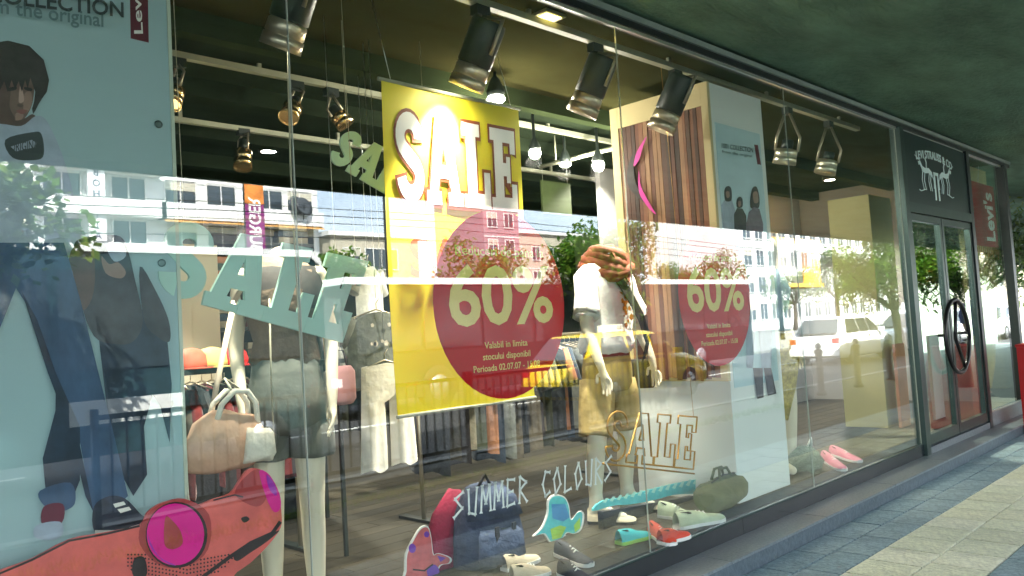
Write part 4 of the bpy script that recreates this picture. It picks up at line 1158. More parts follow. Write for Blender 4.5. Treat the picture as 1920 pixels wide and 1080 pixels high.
# turquoise cut-out lizard lying along the floor
M_TURQ = mat('turquoise', (.10, .50, .52), .5, var=.2, scale=20)
M_TURQ2 = mat('turquoise_light', (.42, .72, .62), .5, var=.15, scale=20)
lz = thing('lizard_cutout', 'long turquoise lizard cut-out standing behind the shoes', 'cutout', at(1240, 950, .5))
lzp = [(1112, 958), (1128, 940), (1170, 932), (1220, 918), (1270, 906), (1320, 896), (1345, 885), (1356, 896), (1350, 912), (1326, 922), (1300, 926), (1262, 928), (1225, 938), (1180, 946), (1150, 948)]
mb = MB(); cutout(mb, smooth_px(lzp, 3), .5, .012); mb.build('body', M_TURQ, lz)
layers(lz, .5, [(M_TURQ2, [(1130+i*13, 942-i*2.7), (1136+i*13, 934-i*2.9), (1141+i*13, 934-i*2.9), (1136+i*13, 943-i*2.6)]) for i in range(15)], 'printed_scales', .0004)
MB().poly([at(1130, 960, .513), at(1330, 925, .513), Vector((at(1330, 925, .513).x, .513, FZ)), Vector((at(1130, 960, .513).x, .513, FZ))], (0, .04, 0)).build('back_support', M_RUB, lz)
# pink creature cut-out
M_CORAL = mat('coral_print', (.62, .14, .14), .5, var=.25, scale=16)
M_VIO = mat('violet_print', (.17, .04, .42), .5, var=.15)
def creature(label, outline, Y, m, spots, name):
    t = thing(name, label, 'cutout', at(outline[0][0], 1085, Y))
    cx = sum(p[0] for p in outline)/len(outline); cy_ = sum(p[1] for p in outline)/len(outline)
    big_ = [(cx+(x-cx)*1.09, cy_+(y-cy_)*1.06) for x, y in outline]
    mb = MB(); cutout(mb, smooth_px(big_, 3), Y, .01); mb.build('white_border', M_CWHITE, t)
    layers(t, Y, [(m, outline, True)]+spots, 'printed_body', .0006)
    low = max(p[1] for p in outline); b_ = at(cx, low, Y+.011)
    MB().poly([Vector((b_.x-.06, Y+.011, b_.z)), Vector((b_.x+.06, Y+.011, b_.z)), Vector((b_.x, Y+.011, b_.z+.12))], (0, .05, 0)).build('back_support', M_CWHITE, t)
creature('coral creature cut-out with violet spots beside the navy backpack', [(760, 1080), (764, 1040), (778, 1010), (790, 992), (802, 990), (808, 1010), (812, 1040), (822, 1038), (842, 1046), (840, 1056), (824, 1060), (818, 1080), (822, 1098), (740, 1098), (732, 1084)], .68, M_CORAL,
         [(M_VIO, arc(773, 1028, 7, 9, 0, 330, 9)), (M_VIO, arc(800, 1002, 5, 6, 0, 330, 9)), (M_VIO, arc(812, 1072, 12, 14, 0, 330, 9)), (M_VIO, [(820, 1042), (836, 1046), (826, 1054)]), (M_BLK, stroke([(774, 1068), (796, 1070), (812, 1058)], 3))], 'creature_cutout')
creature('turquoise and lime creature cut-out beside the bare mannequin legs', [(1004, 1004), (1018, 990), (1028, 965), (1030, 940), (1042, 930), (1058, 934), (1066, 950), (1070, 975), (1084, 960), (1092, 965), (1088, 990), (1076, 1000), (1062, 998), (1050, 1014), (1034, 1016), (1022, 1000)], .6, M_TURQ,
         [(mat('lime_print', (.35, .6, .08), .5, var=.2), [(1032, 992), (1050, 985), (1062, 988), (1052, 1008), (1036, 1012)]), (_mats['lime_print'], [(1076, 985), (1088, 970), (1088, 990), (1078, 998)]), (mat('blue_print', (.06, .25, .5), .5, var=.2), [(1034, 945), (1060, 945), (1068, 970), (1056, 978), (1036, 972)])], 'creature_cutout')
# shoes lying about
M_SNK = mat('sneaker_white', (.75, .75, .72), .7, var=.08, scale=10)
M_SNB = mat('sneaker_black', (.03, .035, .05), .7, var=.2, scale=10)
M_SNBE = mat('sneaker_beige', (.50, .42, .30), .8, var=.2, scale=12)
M_SNRED = mat('shoe_red', (.62, .06, .03), .6, var=.15, scale=12)
M_SNT = mat('shoe_turquoise', (.03, .42, .45), .5, var=.12, scale=12)
M_SNG = mat('shoe_sage', (.45, .52, .36), .8, var=.2, scale=12)
def pair(name, label, items, m, ms, lace=None, w=.045, h=.075):
    c = Vector(items[0][0]); t = thing(name, label, 'shoes', (c.x, c.y, FZ))
    for (a_, b_) in items: shoe(t, (*a_, FZ), (*b_, FZ), m, ms, w, h=h, lace=lace)
G = lambda x, y: tuple(atz) if False else None
def fl_(x, y):
    v = ray(x, y); p = CAM+v*((FZ-CAM.z)/v.z); return (p.x, p.y)
pair('sneakers', 'beige canvas sneakers lying in front of the navy backpack', [(fl_(945, 1072), fl_(1008, 1050)), (fl_(960, 1092), fl_(1030, 1074))], M_SNBE, M_RUBW, M_WHITE)
pair('sneakers', 'black and white sneaker pair beside the beige sneakers', [(fl_(1046, 1040), fl_(1108, 1064)), (fl_(1052, 1078), fl_(1108, 1098))], M_SNB, M_RUBW, M_WHITE)
pair('slippers', 'turquoise rubber clogs lying close to the glass', [(fl_(1160, 1022), fl_(1216, 1006))], M_SNT, mat('lime_sole', (.3, .6, .1), .6, var=.1), None, .05)
pair('slippers', 'red shoe with white sole lying beside the turquoise clog', [(fl_(1222, 1002), fl_(1262, 1024)), (fl_(1238, 1022), fl_(1290, 1006))], M_SNRED, M_RUBW, M_WHITE)
pair('sandals', 'pale sage trainers with white soles in front of the duffel bag', [(fl_(1238, 968), fl_(1300, 975)), (fl_(1268, 992), fl_(1356, 974))], M_SNG, M_RUBW, M_WHITE, .06, .09)
pair('sandals', 'pink and white strappy shoes lying near the gold sashed mannequin', [(fl_(1545, 862), fl_(1582, 884)), (fl_(1560, 852), fl_(1612, 868))], mat('shoe_pink', (.6, .2, .28), .6, var=.1), M_RUBW, M_WHITE, .05)
c = Vector((*fl_(1512, 882), FZ))
t = thing('net_bag', 'crumpled grey green string bag at the gold sashed mannequin feet', 'bag', c)
MB().loft([(c, .16, .1, (1, 0, 0), (0, 0, 1)), (c+Vector((0, 0, .05)), .2, .13, (1, 0, 0), (0, 0, 1)), (c+Vector((0, 0, .12)), .14, .1, (1, 0, 0), (0, 0, 1)), (c+Vector((.03, 0, .18)), .05, .04, (1, 0, 0), (0, 0, 1))], 18, nz=.05, nf=14).build('bag_body', mat('net_green', (.16, .21, .16), .85, var=.5, scale=30, bump=.8, bscale=50), t)
MB().tube([c+Vector((.03, 0, .16)), c+Vector((.08, -.02, .24)), c+Vector((.13, 0, .16))], .008, 6).build('drawstring', M_CWHITE, t)

# ------------------------------------------------------------------ racks, shelves and hanging clothes in the shop
def garment(name, label, cat, top, w, L, m, rz=0, th=.035, group=None, kind='shirt', wire=False):
    """hanging garment; top: hanger centre"""
    top = Vector(top); rot = Matrix.Rotation(rz, 3, 'Z'); t = thing(name, label, cat, top-Vector((0, 0, L)), group)
    ph = random.uniform(0, 6)
    def grid(x0f, x1f, v0, v1, nu=9, nv=9):
        mb = MB(); ids = {}
        for sd in (-1, 1):
            for j in range(nv):
                v = v0+(v1-v0)*j/(nv-1)
                for i in range(nu):
                    q = i/(nu-1); x = x0f(v)*(1-q)+x1f(v)*q
                    b = math.sqrt(max(0, 1-(2*q-1)**2))
                    y = sd*th*b*(.6+.4*v)+.012*math.sin(q*11+ph+v*2)*v
                    z = -L*v-(.03*L*(abs(2*q-1)) if v < .05 else 0)+(.012*math.sin(q*9+ph) if j == nv-1 else 0)
                    ids[sd, i, j] = mb.add([top+rot @ Vector((x, y, z))])
            for j in range(nv-1):
                for i in range(nu-1):
                    mb.face((ids[sd, i, j], ids[sd, i+1, j], ids[sd, i+1, j+1], ids[sd, i, j+1]), True)
        return mb
    if kind == 'trousers':
        grid(lambda v: -w*(.42+.08*v), lambda v: w*(.42+.08*v) if v < .3 else -w*.04, 0, 1).build('leg', m, t)
        grid(lambda v: w*.04, lambda v: w*(.42+.08*v), .0, .97).build('leg', m, t)
    else:
        grid(lambda v: -w*(.22+min(v/.12, 1)*.28), lambda v: w*(.22+min(v/.12, 1)*.28), 0, 1).build('cloth', m, t)
        if kind == 'shirt':
            for s in (-1, 1):
                a_ = top+rot @ Vector((s*w*.42, 0, -.06*L)); b_ = top+rot @ Vector((s*w*.64, 0, -.42*L))
                MB().loft(limb_rings([a_, a_.lerp(b_, .5), b_], [(.05, .03), (.05, .032), (.048, .03)], rot @ Vector((1, 0, 0))), 10, nz=.008, nf=14).build('sleeve', m, t)
    mb = MB(); mb.tube([top+rot @ Vector((-w*.4, 0, -.03)), top+Vector((0, 0, .015)), top+rot @ Vector((w*.4, 0, -.03))], .005, 5); mb.tube([top+Vector((0, 0, .015)), top+Vector((0, 0, .05)), top+rot @ Vector((.02, 0, .075))], .003, 5)
    mb.build('hanger', M_CHROME, t)
    if wire: MB().tube([top+Vector((0, 0, .076)), Vector((top.x, top.y, 3.1))], .0018, 5).build('hanging_wire', M_ALU, t)
    return t
def rack(label, x0, x1, y, z):
    t = thing('clothes_rail', label, 'rail', ((x0+x1)/2, y, .207))
    MB().tube([(x0, y, z), (x1, y, z)], .014, 8).build('bar', M_CHROME, t)
    for x in (x0+.02, x1-.02):
        MB().tube([(x, y, .21), (x, y, z-.0145)], .014, 8).build('post', M_CHROME, t)
        MB().box((x, y, .2175), (.06, .46, .018)).build('foot', M_BLACKP, t)
CLOTH = [mat('cloth_%d' % i, c, .9, var=.4, scale=12, bump=.4, bscale=24, sheen=.2) for i, c in enumerate(((.02, .025, .03), (.10, .085, .06), (.30, .27, .2), (.03, .05, .08), (.20, .03, .03), (.07, .08, .05), (.45, .20, .10), (.5, .5, .46), (.05, .045, .05), (.16, .17, .15)))]
CN = ['black', 'brown', 'beige', 'navy', 'dark red', 'olive', 'orange', 'white', 'charcoal', 'grey']
def fill_rack(x0, x1, y, z, L, n, cols, where, group):
    for i in range(n):
        x = x0+(x1-x0)*(i+.5)/n; k = cols[i % len(cols)]
        garment('hanging_shirt', '%s shirt between %s and %s ones %s' % (CN[k], CN[cols[(i-1) % len(cols)]], CN[cols[(i+1) % len(cols)]], where), 'shirt', (x, y+random.uniform(-.02, .02), z-.075), .42, L*random.uniform(.85, 1.08), CLOTH[k], R(90+random.uniform(-12, 12)), .03, group)
rack('chrome clothes rail standing behind the yellow banner', 3.3, 5.2, 1.65, 1.36)
fill_rack(3.35, 5.15, 1.65, 1.36, .72, 24, [0, 1, 8, 2, 5, 0, 6, 3, 9, 1], 'on the rail behind the yellow banner', 'shirts on the rail behind the banner')
rack('chrome clothes rail standing behind the brown mannequin', 1.6, 2.5, 1.75, 1.30)
fill_rack(1.65, 2.45, 1.75, 1.30, .62, 13, [4, 1, 4, 0, 4, 8], 'on the rail behind the brown mannequin', 'shirts on the rail behind the brown mannequin')
rack('chrome clothes rail standing deep in the shop', 2.9, 5.6, 3.4, 1.6)
fill_rack(3.0, 5.5, 3.4, 1.6, .85, 20, [0, 3, 8, 2, 0, 7, 5], 'on the rail deep in the shop', 'shirts on the deep rail')
# outfit hung beside the banner: dark tee over white trousers
p = at(706, 590, 1.15)
tt = garment('hanging_tee', 'dark printed tee shirt hung over white trousers beside the banner', 'shirt', (p.x, 1.15, at(706, 585, 1.15).z), .36, .42, CLOTH[9], R(-14), .05, wire=True)
mb = MB()
for i in range(12):
    x = p.x+random.uniform(-.09, .09); z = at(706, 610+random.choice((0, 30, 34)), 1.15).z; r_ = random.uniform(.008, .018)
    mb.poly([Vector((x+r_*math.cos(q), 1.15-.062-x*0, z+r_*math.sin(q))) for q in (0, 1.3, 2.6, 4, 5.2)])
mb.build('tee_motif', mat('tee_motif', (.5, .45, .4), .7, var=.6, scale=60), tt)
garment('hanging_trousers', 'white trousers hung below a dark printed tee shirt', 'trousers', (at(722, 690, 1.1).x, 1.1, at(722, 680, 1.1).z), .34, .58, mat('cloth_whitepants', (.80, .76, .68), .85, var=.1, scale=8, bump=.3, bscale=20), R(-10), .045, None, 'trousers', True)
garment('hanging_cloth', 'pale tops hung in a bunch above the dark printed tee', 'shirt', (at(690, 520, 1.5).x, 1.5, at(690, 500, 1.5).z), .34, .4, CLOTH[7], R(30), .06, wire=True)
p = at(640, 720, .95)
t = thing('pink_bag', 'dusty pink bag hanging between mannequin hand and white trousers', 'bag', p-Vector((0, 0, .1)))
MB().loft([(p+Vector((0, 0, -.1)), .06, .04, (1, 0, 0), (0, 0, 1)), (p+Vector((0, 0, -.08)), .075, .05, (1, 0, 0), (0, 0, 1)), (p+Vector((0, 0, .06)), .075, .05, (1, 0, 0), (0, 0, 1)), (p+Vector((0, 0, .09)), .06, .03, (1, 0, 0), (0, 0, 1))], 14, nz=.01, power=.7).build('bag_body', mat('dusty_pink', (.45, .22, .24), .8, var=.15), t)
MB().tube([p+Vector((-.04, 0, .085)), p+Vector((-.02, 0, .17)), p+Vector((.02, 0, .17)), p+Vector((.04, 0, .085))], .006, 6).build('handle', M_STRAP, t)
MB().tube([p+Vector((0, 0, .176)), Vector((p.x, p.y, 3.1))], .0018, 5).build('hanging_wire', M_ALU, t)

# white pillar, shelf with caps, stacks of folded clothes
MB().span((1.70, 2.0, .207), (2.16, 2.4, 2.02)).build('white_pillar', mat('pillar_cream', (.80, .72, .54), .6, var=.05, scale=2), None, 'cream white square plinth inside behind the teal letters', 'pillar')
sh = thing('cap_shelf', 'dark shelf carrying caps in front of the cream pillar', 'shelf', (2.0, 1.5, 1.29))
MB().span((1.55, 1.36, 1.285), (2.6, 1.62, 1.31)).build('board', M_BLACKP, sh)
for x in (1.6, 2.55): MB().span((x-.01, 1.37, .207), (x+.01, 1.39, 1.2845)).build('post', M_BLACKP, sh)
def cap(px, m, label):
    p = at(*px, 1.48); t = thing('cap', label, 'cap', (p.x, 1.48, 1.3105)); c = Vector((p.x, 1.48, 1.3105))
    MB().lathe([(.085, 0), (.087, .03), (.078, .07), (.05, .098), (.012, .108)], c, (0, 0, 1), 16).build('crown', m, t)
    MB().poly([c+Vector((.09*math.cos(R(a)), -.07-.085*math.sin(R(a)), .004)) for a in range(0, 181, 20)], (0, 0, .006)).build('peak', m, t)
cap((358, 672), mat('cap_coral', (.55, .12, .07), .7, var=.15), 'coral cap on the shelf at the poster end')
cap((397, 675), mat('cap_yellow', (.62, .5, .16), .7, var=.15), 'yellow cap on the shelf between two red caps')
cap((434, 668), mat('cap_red', (.55, .02, .02), .7, var=.15), 'bright red cap on the shelf by the mannequin arm')
lab = thing('shelf_unit', 'dark shelf unit stacked with folded clothes behind the brown mannequin', 'shelf', (2.5, 2.5, .207))
MB().span((2.2, 2.72, .207), (3.05, 2.76, 2.3)).build('back_panel', M_BLACKP, lab)
for x in (2.2, 3.03): MB().span((x, 2.35, .207), (x+.025, 2.7195, 2.3)).build('side_panel', M_BLACKP, lab)
for j in range(7):
    z = .4+j*.28
    MB().span((2.226, 2.36, z), (3.029, 2.719, z+.02)).build('shelf', M_BLACKP, lab)
for j in range(2, 7):
    for i in range(3):
        x = 2.26+i*.26; z = .4+j*.28+.0205; k = (i*2+j*3) % 10
        tt = thing('folded_stack', 'stack of folded %s clothes on the dark shelf unit' % CN[k], 'clothes', (x+.11, 2.5, z), 'folded stacks on the dark shelf unit')
        for q in range(4):
            MB().box((x+.11, 2.52, z+.022+q*.045), (.22+random.uniform(-.015, .015), .28, .04)).build('folded_shirt', CLOTH[(k+q % 2) % 10], tt)

# wall of merchandise behind the centre: hung boards and small signs
p = at(1043, 372, 2.6)
t = thing('hung_sign', 'small olive green sign hanging deep behind the banner', 'sign', (p.x, 2.6, p.z-.16))
for dx in (-.18, .18): MB().tube([(p.x+dx, 2.6, p.z+.16), (p.x+dx, 2.6, 3.119)], .002, 5).build('hanging_wire', M_ALU, t)
MB().box((p.x, 2.6, p.z), (.42, .02, .32)).build('board', mat('lime_sign', (.035, .05, .015), .6, var=.3, scale=8), t)
for i, (x, y, w, h) in enumerate(((3.0, 6.85, 1.2, 1.5), (5.2, 6.85, 1.4, 1.3), (7.4, 6.85, 1.2, 1.6), (.8, 6.85, 1.3, 1.4))):
    t = thing('wall_shelf', 'wall shelf of folded clothes along the back wall', 'shelf', (x, 6.7, .8), 'shelves along the back wall')
    MB().span((x-w/2, 6.62, .8), (x+w/2, 6.89, .84)).build('board', M_PINE, t)
    MB().span((x-w/2, 6.62, 1.5), (x+w/2, 6.89, 1.54)).build('board', M_PINE, t)
    for k in range(4):
        MB().box((x-w/2+.18+k*w/4.4, 6.75, .93), (.24, .2, .18)).build('folded_pile', CLOTH[(k*3+i) % 10], t)
        MB().box((x-w/2+.18+k*w/4.4, 6.75, 1.63), (.24, .2, .18)).build('folded_pile', CLOTH[(k*5+i+2) % 10], t)
# stands seen through the door
mb = MB().span((8.55, .5, .208), (8.8, .53, 1.05)); o = mb.build('display_panel', mat('panel_orange', (.55, .25, .12), .6, var=.1), None, 'orange display panel standing just inside the door', 'panel')
mb = MB().span((9.25, .4, .208), (9.55, .43, 1.1)); o = mb.build('display_panel', mat('panel_white', (.7, .7, .68), .6, var=.05), None, 'white display panel standing just inside the door', 'panel')
# red hanging pennant in the end pane with pale boards
p = at(1842, 345, .25)
t = thing('hanging_pennant', 'dark red pennant with white lettering hanging in the end pane', 'pennant', (p.x, .25, 2.2))
M_PEN = mat('pennant_red', (.52, .004, .014), .6, var=.12, scale=5, trans=.4)
x0, x1 = at(1818, 400, .25).x, at(1866, 400, .25).x
zt, zb = at(1842, 345, .25).z, at(1850, 462, .25).z
MB().span((x0, .245, zb), (x1, .253, zt)).build('cloth', M_PEN, t)
vs, fs, w = text_mesh("Levi's", 0, .03); mb = MB()
put(mb, vs, fs, lambda v: Vector((x0+.78*(x1-x0)-v.y*.2*(x1-x0)*1.6+.1, .241, zb+.06+v.x/w*(zt-zb)*.8))); mb.build('lettering', M_WHITE, t)
mb = MB()
for i in range(14): x = x0+(x1-x0)*(i+.5)/14; mb.tube([(x, .249, zb), (x+random.uniform(-.03, .03), .249, zb-random.uniform(.08, .16))], .006, 5)
mb.build('fringe', mat('fringe', (.55, .3, .12), .8, var=.3), t)
MB().tube([((x0+x1)/2-.1, .249, zt), ((x0+x1)/2, .25, 3.09)], .003, 5).build('hanging_wire', M_ALU, t)
MB().span((x1+.06, .33, 2.05), (10.9, .345, 3.099)).build('pale_board', M_BOARD, None, 'pale cream board beside the corner post', 'board')
# red litter box on the pavement
t = thing('red_box', 'plain red box standing on the pavement at the shop corner', 'bin', (10.25, -.47, 0))
M_RBOX = mat('red_box', (.38, .004, .006), .35, var=.06, scale=3)
MB().box((10.25, -.47, .47), (.62, .46, .90)).build('body', M_RBOX, t)
MB().box((10.25, -.47, .935), (.64, .48, .028)).build('lid', M_RBOX, t)
MB().box((10.25, -.47, .011), (.58, .42, .018)).build('foot_plate', M_BLACKP, t)

# ------------------------------------------------------------------ the street opposite (seen mirrored in the glass)
M_PANE = mat('far_pane', (.05, .07, .085), .12, var=.4, scale=.4, spec=.7)
M_WFR = mat('far_window_frame', (.75, .75, .72), .6, var=.05)
M_SHUT = mat('roller_shutter', (.55, .52, .42), .7, var=.1)
def win_meshes(w, h):
    def mesh(mb, m, nm):
        me = bpy.data.meshes.new(nm); me.from_pydata(mb.v, [], mb.f); me.materials.append(m); return me
    fr_ = MB()
    fr_.span((-w/2-.08, -.02, -.08), (-w/2, .1, h+.08)); fr_.span((w/2, -.02, -.08), (w/2+.08, .1, h+.08))
    fr_.span((-w/2, -.02, h), (w/2, .1, h+.08)); fr_.span((-w/2, -.02, -.08), (w/2, .14, 0)); fr_.span((-.035, -.02, 0), (.035, .07, h))
    pn = MB().span((-w/2, -.01, 0), (w/2, .03, h))
    sh_ = MB().span((-w/2, .031, h*.62), (w/2, .06, h))
    return mesh(fr_, M_WFR, 'window'), mesh(pn, M_PANE, 'pane'), mesh(sh_, M_SHUT, 'shutter')
def link(name, me, parent, loc, rz=0):
    o = bpy.data.objects.new(name, me); COL.objects.link(o); o.parent = parent; o.location = Vector(loc); o.rotation_euler.z = rz; return o

def building(label, x0, x1, y, depth, H, m, cols, rows_, ww=1.4, wh=1.5, z0=1.2, st=2.9, balc=(), roof=True, awn=()):
    """front faces the shop (towards +y)"""
    t = thing('apartment_building', label, 'building', ((x0+x1)/2, y, -.02))
    MB().span((x0, y-depth, -.02), (x1, y, H)).build('wall', m, t)
    if roof:
        MB().span((x0-.3, y-depth-.2, H), (x1+.3, y+.3, H+.35)).build('cornice', M_WFR, t)
    A, B, Cm = win_meshes(ww, wh)
    for i, cx in enumerate(cols):
        for j in range(rows_):
            z = z0+st*j
            w_ = link('window', A, t, Vector((cx, y, z))-wloc(t)); link('pane', B, w_, (0, 0, 0))
            if (i*7+j*3) % 3 == 0: link('shutter', Cm, w_, (0, 0, 0))
    for (bx0, bx1, j) in balc:
        z = z0+st*j-.95
        b = MB().span((bx0, y, z), (bx1, y+1.1, z+.15)).build('balcony', M_WFR, t)
        MB().span((bx0, y+1.02, z+.1505), (bx1, y+1.1, z+1.0)).build('parapet', m, b)
    for (ax0, ax1, j) in awn:
        z = z0+st*j+wh
        MB().poly([(ax0, y+.02, z+.35), (ax1, y+.02, z+.35), (ax1, y+1.2, z-.1), (ax0, y+1.2, z-.1)], (0, 0, -.06)).build('awning', mat('awning_orange', (.70, .38, .12), .7, var=.1), t)
    for j in range(rows_):
        z = z0+st*j-1.1
        MB().span((x0, y, z), (x1, y+.06, z+.12)).build('string_course', M_WFR, t)
    return t
M_FAC1 = mat('white_render', (.80, .81, .80), .85, var=.1, scale=.5, bump=.1, bscale=6)
M_FAC2 = mat('cream_render', (.50, .46, .36), .85, var=.1, scale=.5)
M_FAC3 = mat('pink_render', (.36, .24, .26), .85, var=.12, scale=.5)
M_FAC4 = mat('pale_render', (.70, .70, .68), .85, var=.12, scale=.4)
T1 = 50; y1 = -(T1-CAM_D)
cols = [slope(x, 350)[0]*T1 for x in (20, 115, 240, 337, 413, 503, 560)]
z_w = 1.4+.197*T1-.75
building('white rendered apartment block with shutters and orange awnings across the square', -16, .622*T1, y1, 12, 22, M_FAC1, [-13, -9, -5, -1, 3, 7]+cols, 7, 1.9, 1.6, z_w-2.6*3, 2.6,
         [(cols[1]-1.6, cols[2]+1.8, 3), (cols[2]-1.6, cols[2]+1.8, 2), (cols[3]-1.6, cols[4]+1.6, 3), (cols[5]-1.4, cols[6]+1.2, 3), (cols[1]-1.6, cols[2]+1.8, 4)], True,
         [(cols[3]-1.4, cols[3]+1.4, 2), (cols[4]-1.4, cols[4]+1.4, 2), (cols[5]-1.5, cols[6]+1.2, 2)])
# satellite dishes at its corner
for px in ((556, 385), (570, 388)):
    p = street(*px, T1-1.3)
    t = thing('satellite_dish', 'grey satellite dish on the corner balcony of the white block', 'dish', p, 'satellite dishes on the balcony')
    MB().lathe([(.02, -.12), (.4, -.06), (.66, .06), (.68, .08), (.4, 0), (.05, -.05)], p, (.2, 1, .3), 18).build('bowl', mat('dish_grey', (.06, .07, .08), .5, var=.1), t)
    MB().tube([p-Vector((0, .1, 0)), p-Vector((0, .1, .9)), p-Vector((0, 1.2, .9))], .04, 6).build('arm', M_DARKMETAL, t)
T2 = 54; y2 = -(T2-CAM_D)
building('low cream house beside the white apartment block', .64*T2, .80*T2, y2, 10, 1.4+.155*T2, M_FAC2, [slope(x, 480)[0]*T2 for x in (660, 700, 730)], 3, 1.5, 1.6, 1.2, 3.0)
T3 = 62; y3 = -(T3-CAM_D)
building('tall narrow pink tower block behind the trees', .945*T3, 1.03*T3, y3, 8, 24, M_FAC3, [.965*T3, 1.005*T3], 8, 1.3, 1.5, 1.2, 2.9)
building('cream corner house between the tower and the long pale block', 1.06*T3, 1.36*T3, y3-4, 8, 13, M_FAC2, [T3*(1.09+.05*i) for i in range(6)], 4, 1.3, 1.5, 1.2, 2.9)
T4 = 44; y4 = -(T4-CAM_D)
building('long pale office block with many windows along the square', 1.80*T4, 3.05*T4, y4, 12, 19, M_FAC4, [T4*(1.84+.062*i) for i in range(20)], 6, 1.7, 1.7, 1.2, 3.0)
building('far pale block closing the end of the street', 3.3*T4, 5.2*T4, y4+6, 14, 15, M_FAC2, [T4*(3.4+.11*i) for i in range(16)], 5, 1.8, 1.7, 1.2, 2.9)

def upright_panel(name, label, cat, px0, px1, T, m):
    a, b = street(*px0, T), street(*px1, T)
    t = thing(name, label, cat, ((a.x+b.x)/2, a.y, min(a.z, b.z)))
    MB().span((min(a.x, b.x), a.y-.08, min(a.z, b.z)), (max(a.x, b.x), a.y+.02, max(a.z, b.z))).build('board', m, t)
    return t, a, b
# vertical sign on the white block
t, a, b = upright_panel('wall_sign', 'tall white sign with stacked dark blue capitals on the white block', 'sign', (163, 312), (200, 452), T1-.9, mat('sign_white', (.8, .8, .8), .6, var=.03))
M_SBL = mat('sign_blue', (.03, .04, .10), .6, var=.05)
xm = (a.x+b.x)/2; H_ = abs(a.z-b.z); zt = max(a.z, b.z); yy = a.y+.024
mb = MB()
for i, ch in enumerate(['B', 'O', 'H', 'T', 'I', 'I', 'A']):
    vs, fs, w = text_mesh(ch, .004, .01); h = H_/7*.62
    put(mb, vs, fs, lambda v: Vector((xm-(v.x-w/2)*h, yy+v.z, zt-H_*(i+.84)/7+v.y*h)))
mb.build('lettering', M_SBL, t)
# BURGER banner
T5 = 46
a, b = street(463, 345, T5), street(493, 466, T5)
cx_ = (a.x+b.x)/2; t = thing('vertical_banner', 'orange and purple vertical burger banner in front of the white block', 'banner', (cx_, a.y, -.02))
w_ = 1.25; zt = a.z; zb = b.z-.5
mb = MB(); mb.span((cx_-w_/2, a.y-.03, zb), (cx_+w_/2, a.y, zb+(zt-zb)*.72)); mb.build('lower_cloth', mat('banner_purple', (.22, .02, .16), .6, var=.2, scale=1), t)
mb = MB(); mb.span((cx_-w_/2, a.y-.03, zb+(zt-zb)*.7205), (cx_+w_/2, a.y, zt)); mb.build('upper_cloth', mat('banner_orange', (.75, .25, .05), .6, var=.5, scale=1.2), t)
vs, fs, w = text_mesh('BURGER', 0, .025); mb = MB(); L_ = (zt-zb)*.78
put(mb, vs, fs, lambda v: Vector((cx_-.38+v.y*.76, a.y+.006, zb+.2+v.x/w*L_)))
mb.build('lettering', M_WHITE, t)
MB().tube([(cx_-w_/2-.06, a.y-.02, -.02), (cx_-w_/2-.06, a.y-.02, zt+.2)], .05, 8).build('pole', M_DARKMETAL, t)

# overhead wires on poles
M_WIRE = mat('wire', (.02, .02, .02), .6, var=0)
for k, (px, T) in enumerate((((300, 382), 22), ((300, 398), 22), ((300, 414), 24), ((300, 446), 20))):
    p = street(*px, T)
    mb = MB(); mb.tube([(-40+i*10, p.y, p.z+.3*math.cos(i*1.05)) for i in range(16)], .013, 5)
    mb.build('overhead_wire', M_WIRE, None, 'thin overhead tram wire strung along the street', 'wire', 'overhead wires along the street')
for x in (-12, 17.5, 47):
    t = thing('wire_pole', 'tall dark pole carrying the overhead wires', 'pole', (x, -21, -.02), 'poles of the overhead wires')
    MB().tube([(x, -21, -.02), (x, -21, 9.5)], [.14, .09], 10).build('post', M_DARKMETAL, t)
    MB().tube([(x, -21, 8.2), (x, -16.5, 8.2)], .04, 6).build('arm', M_DARKMETAL, t)

# ------------------------------------------------------------------ trees
M_BARK = mat('bark', (.09, .07, .05), .9, var=.4, scale=14, bump=.6, bscale=30)
LEAF = [mat('leaf_%d' % i, c, .5, var=.35, scale=3, trans=.45) for i, c in enumerate(((.07, .18, .015), (.11, .24, .02), (.045, .12, .012), (.17, .27, .03)))]
def tree(label, base, h_tr, cr, n, leaf, seed, sq=.8):
    rng = random.Random(seed); base = Vector(base)
    t = thing('street_tree', label, 'tree', base, None)
    tp = base+Vector((rng.uniform(-.15, .15), rng.uniform(-.1, .1), h_tr))
    mb = MB(); mb.tube([base, base.lerp(tp, .5)+Vector((.04, .03, 0)), tp], [cr*.085+.03, cr*.06+.02, cr*.05+.02], 9)
    cen = tp+Vector((0, 0, cr*.55)); cl_ = []
    for k in range(11):
        d = Vector((rng.gauss(0, 1), rng.gauss(0, 1), rng.gauss(.25, .7))).normalized()*cr*rng.uniform(.45, .85); d.z *= sq
        e = cen+d; cl_.append((e, cr*rng.uniform(.26, .46)))
        mb.tube([tp-Vector((0, 0, .1)), tp.lerp(e, .5)+Vector((rng.uniform(-.1, .1)*cr, rng.uniform(-.1, .1)*cr, .05)), e], [cr*.035+.012, .018+cr*.012, .008], 6)
    cl_ += [(cen, cr*.5)]
    mb.build('trunk', M_BARK, t)
    lf = MB()
    for i in range(n):
        c, r = rng.choice(cl_)
        d = Vector((rng.gauss(0, 1), rng.gauss(0, 1), rng.gauss(0, .8))); d = d.normalized()*r*rng.random()**.4*1.15
        p = c+d; a = Vector((rng.gauss(0, 1), rng.gauss(0, 1), rng.gauss(-.3, .6))).normalized(); _, s, q = frame_of(a)
        L = leaf*rng.uniform(.7, 1.3)
        k = lf.add([p, p+a*L*.45+s*L*.3, p+a*L, p+a*L*.45-s*L*.3]); lf.mi = rng.randrange(4); lf.face((k, k+1, k+2, k+3))
    lf.build('crown', LEAF, t)
    return t
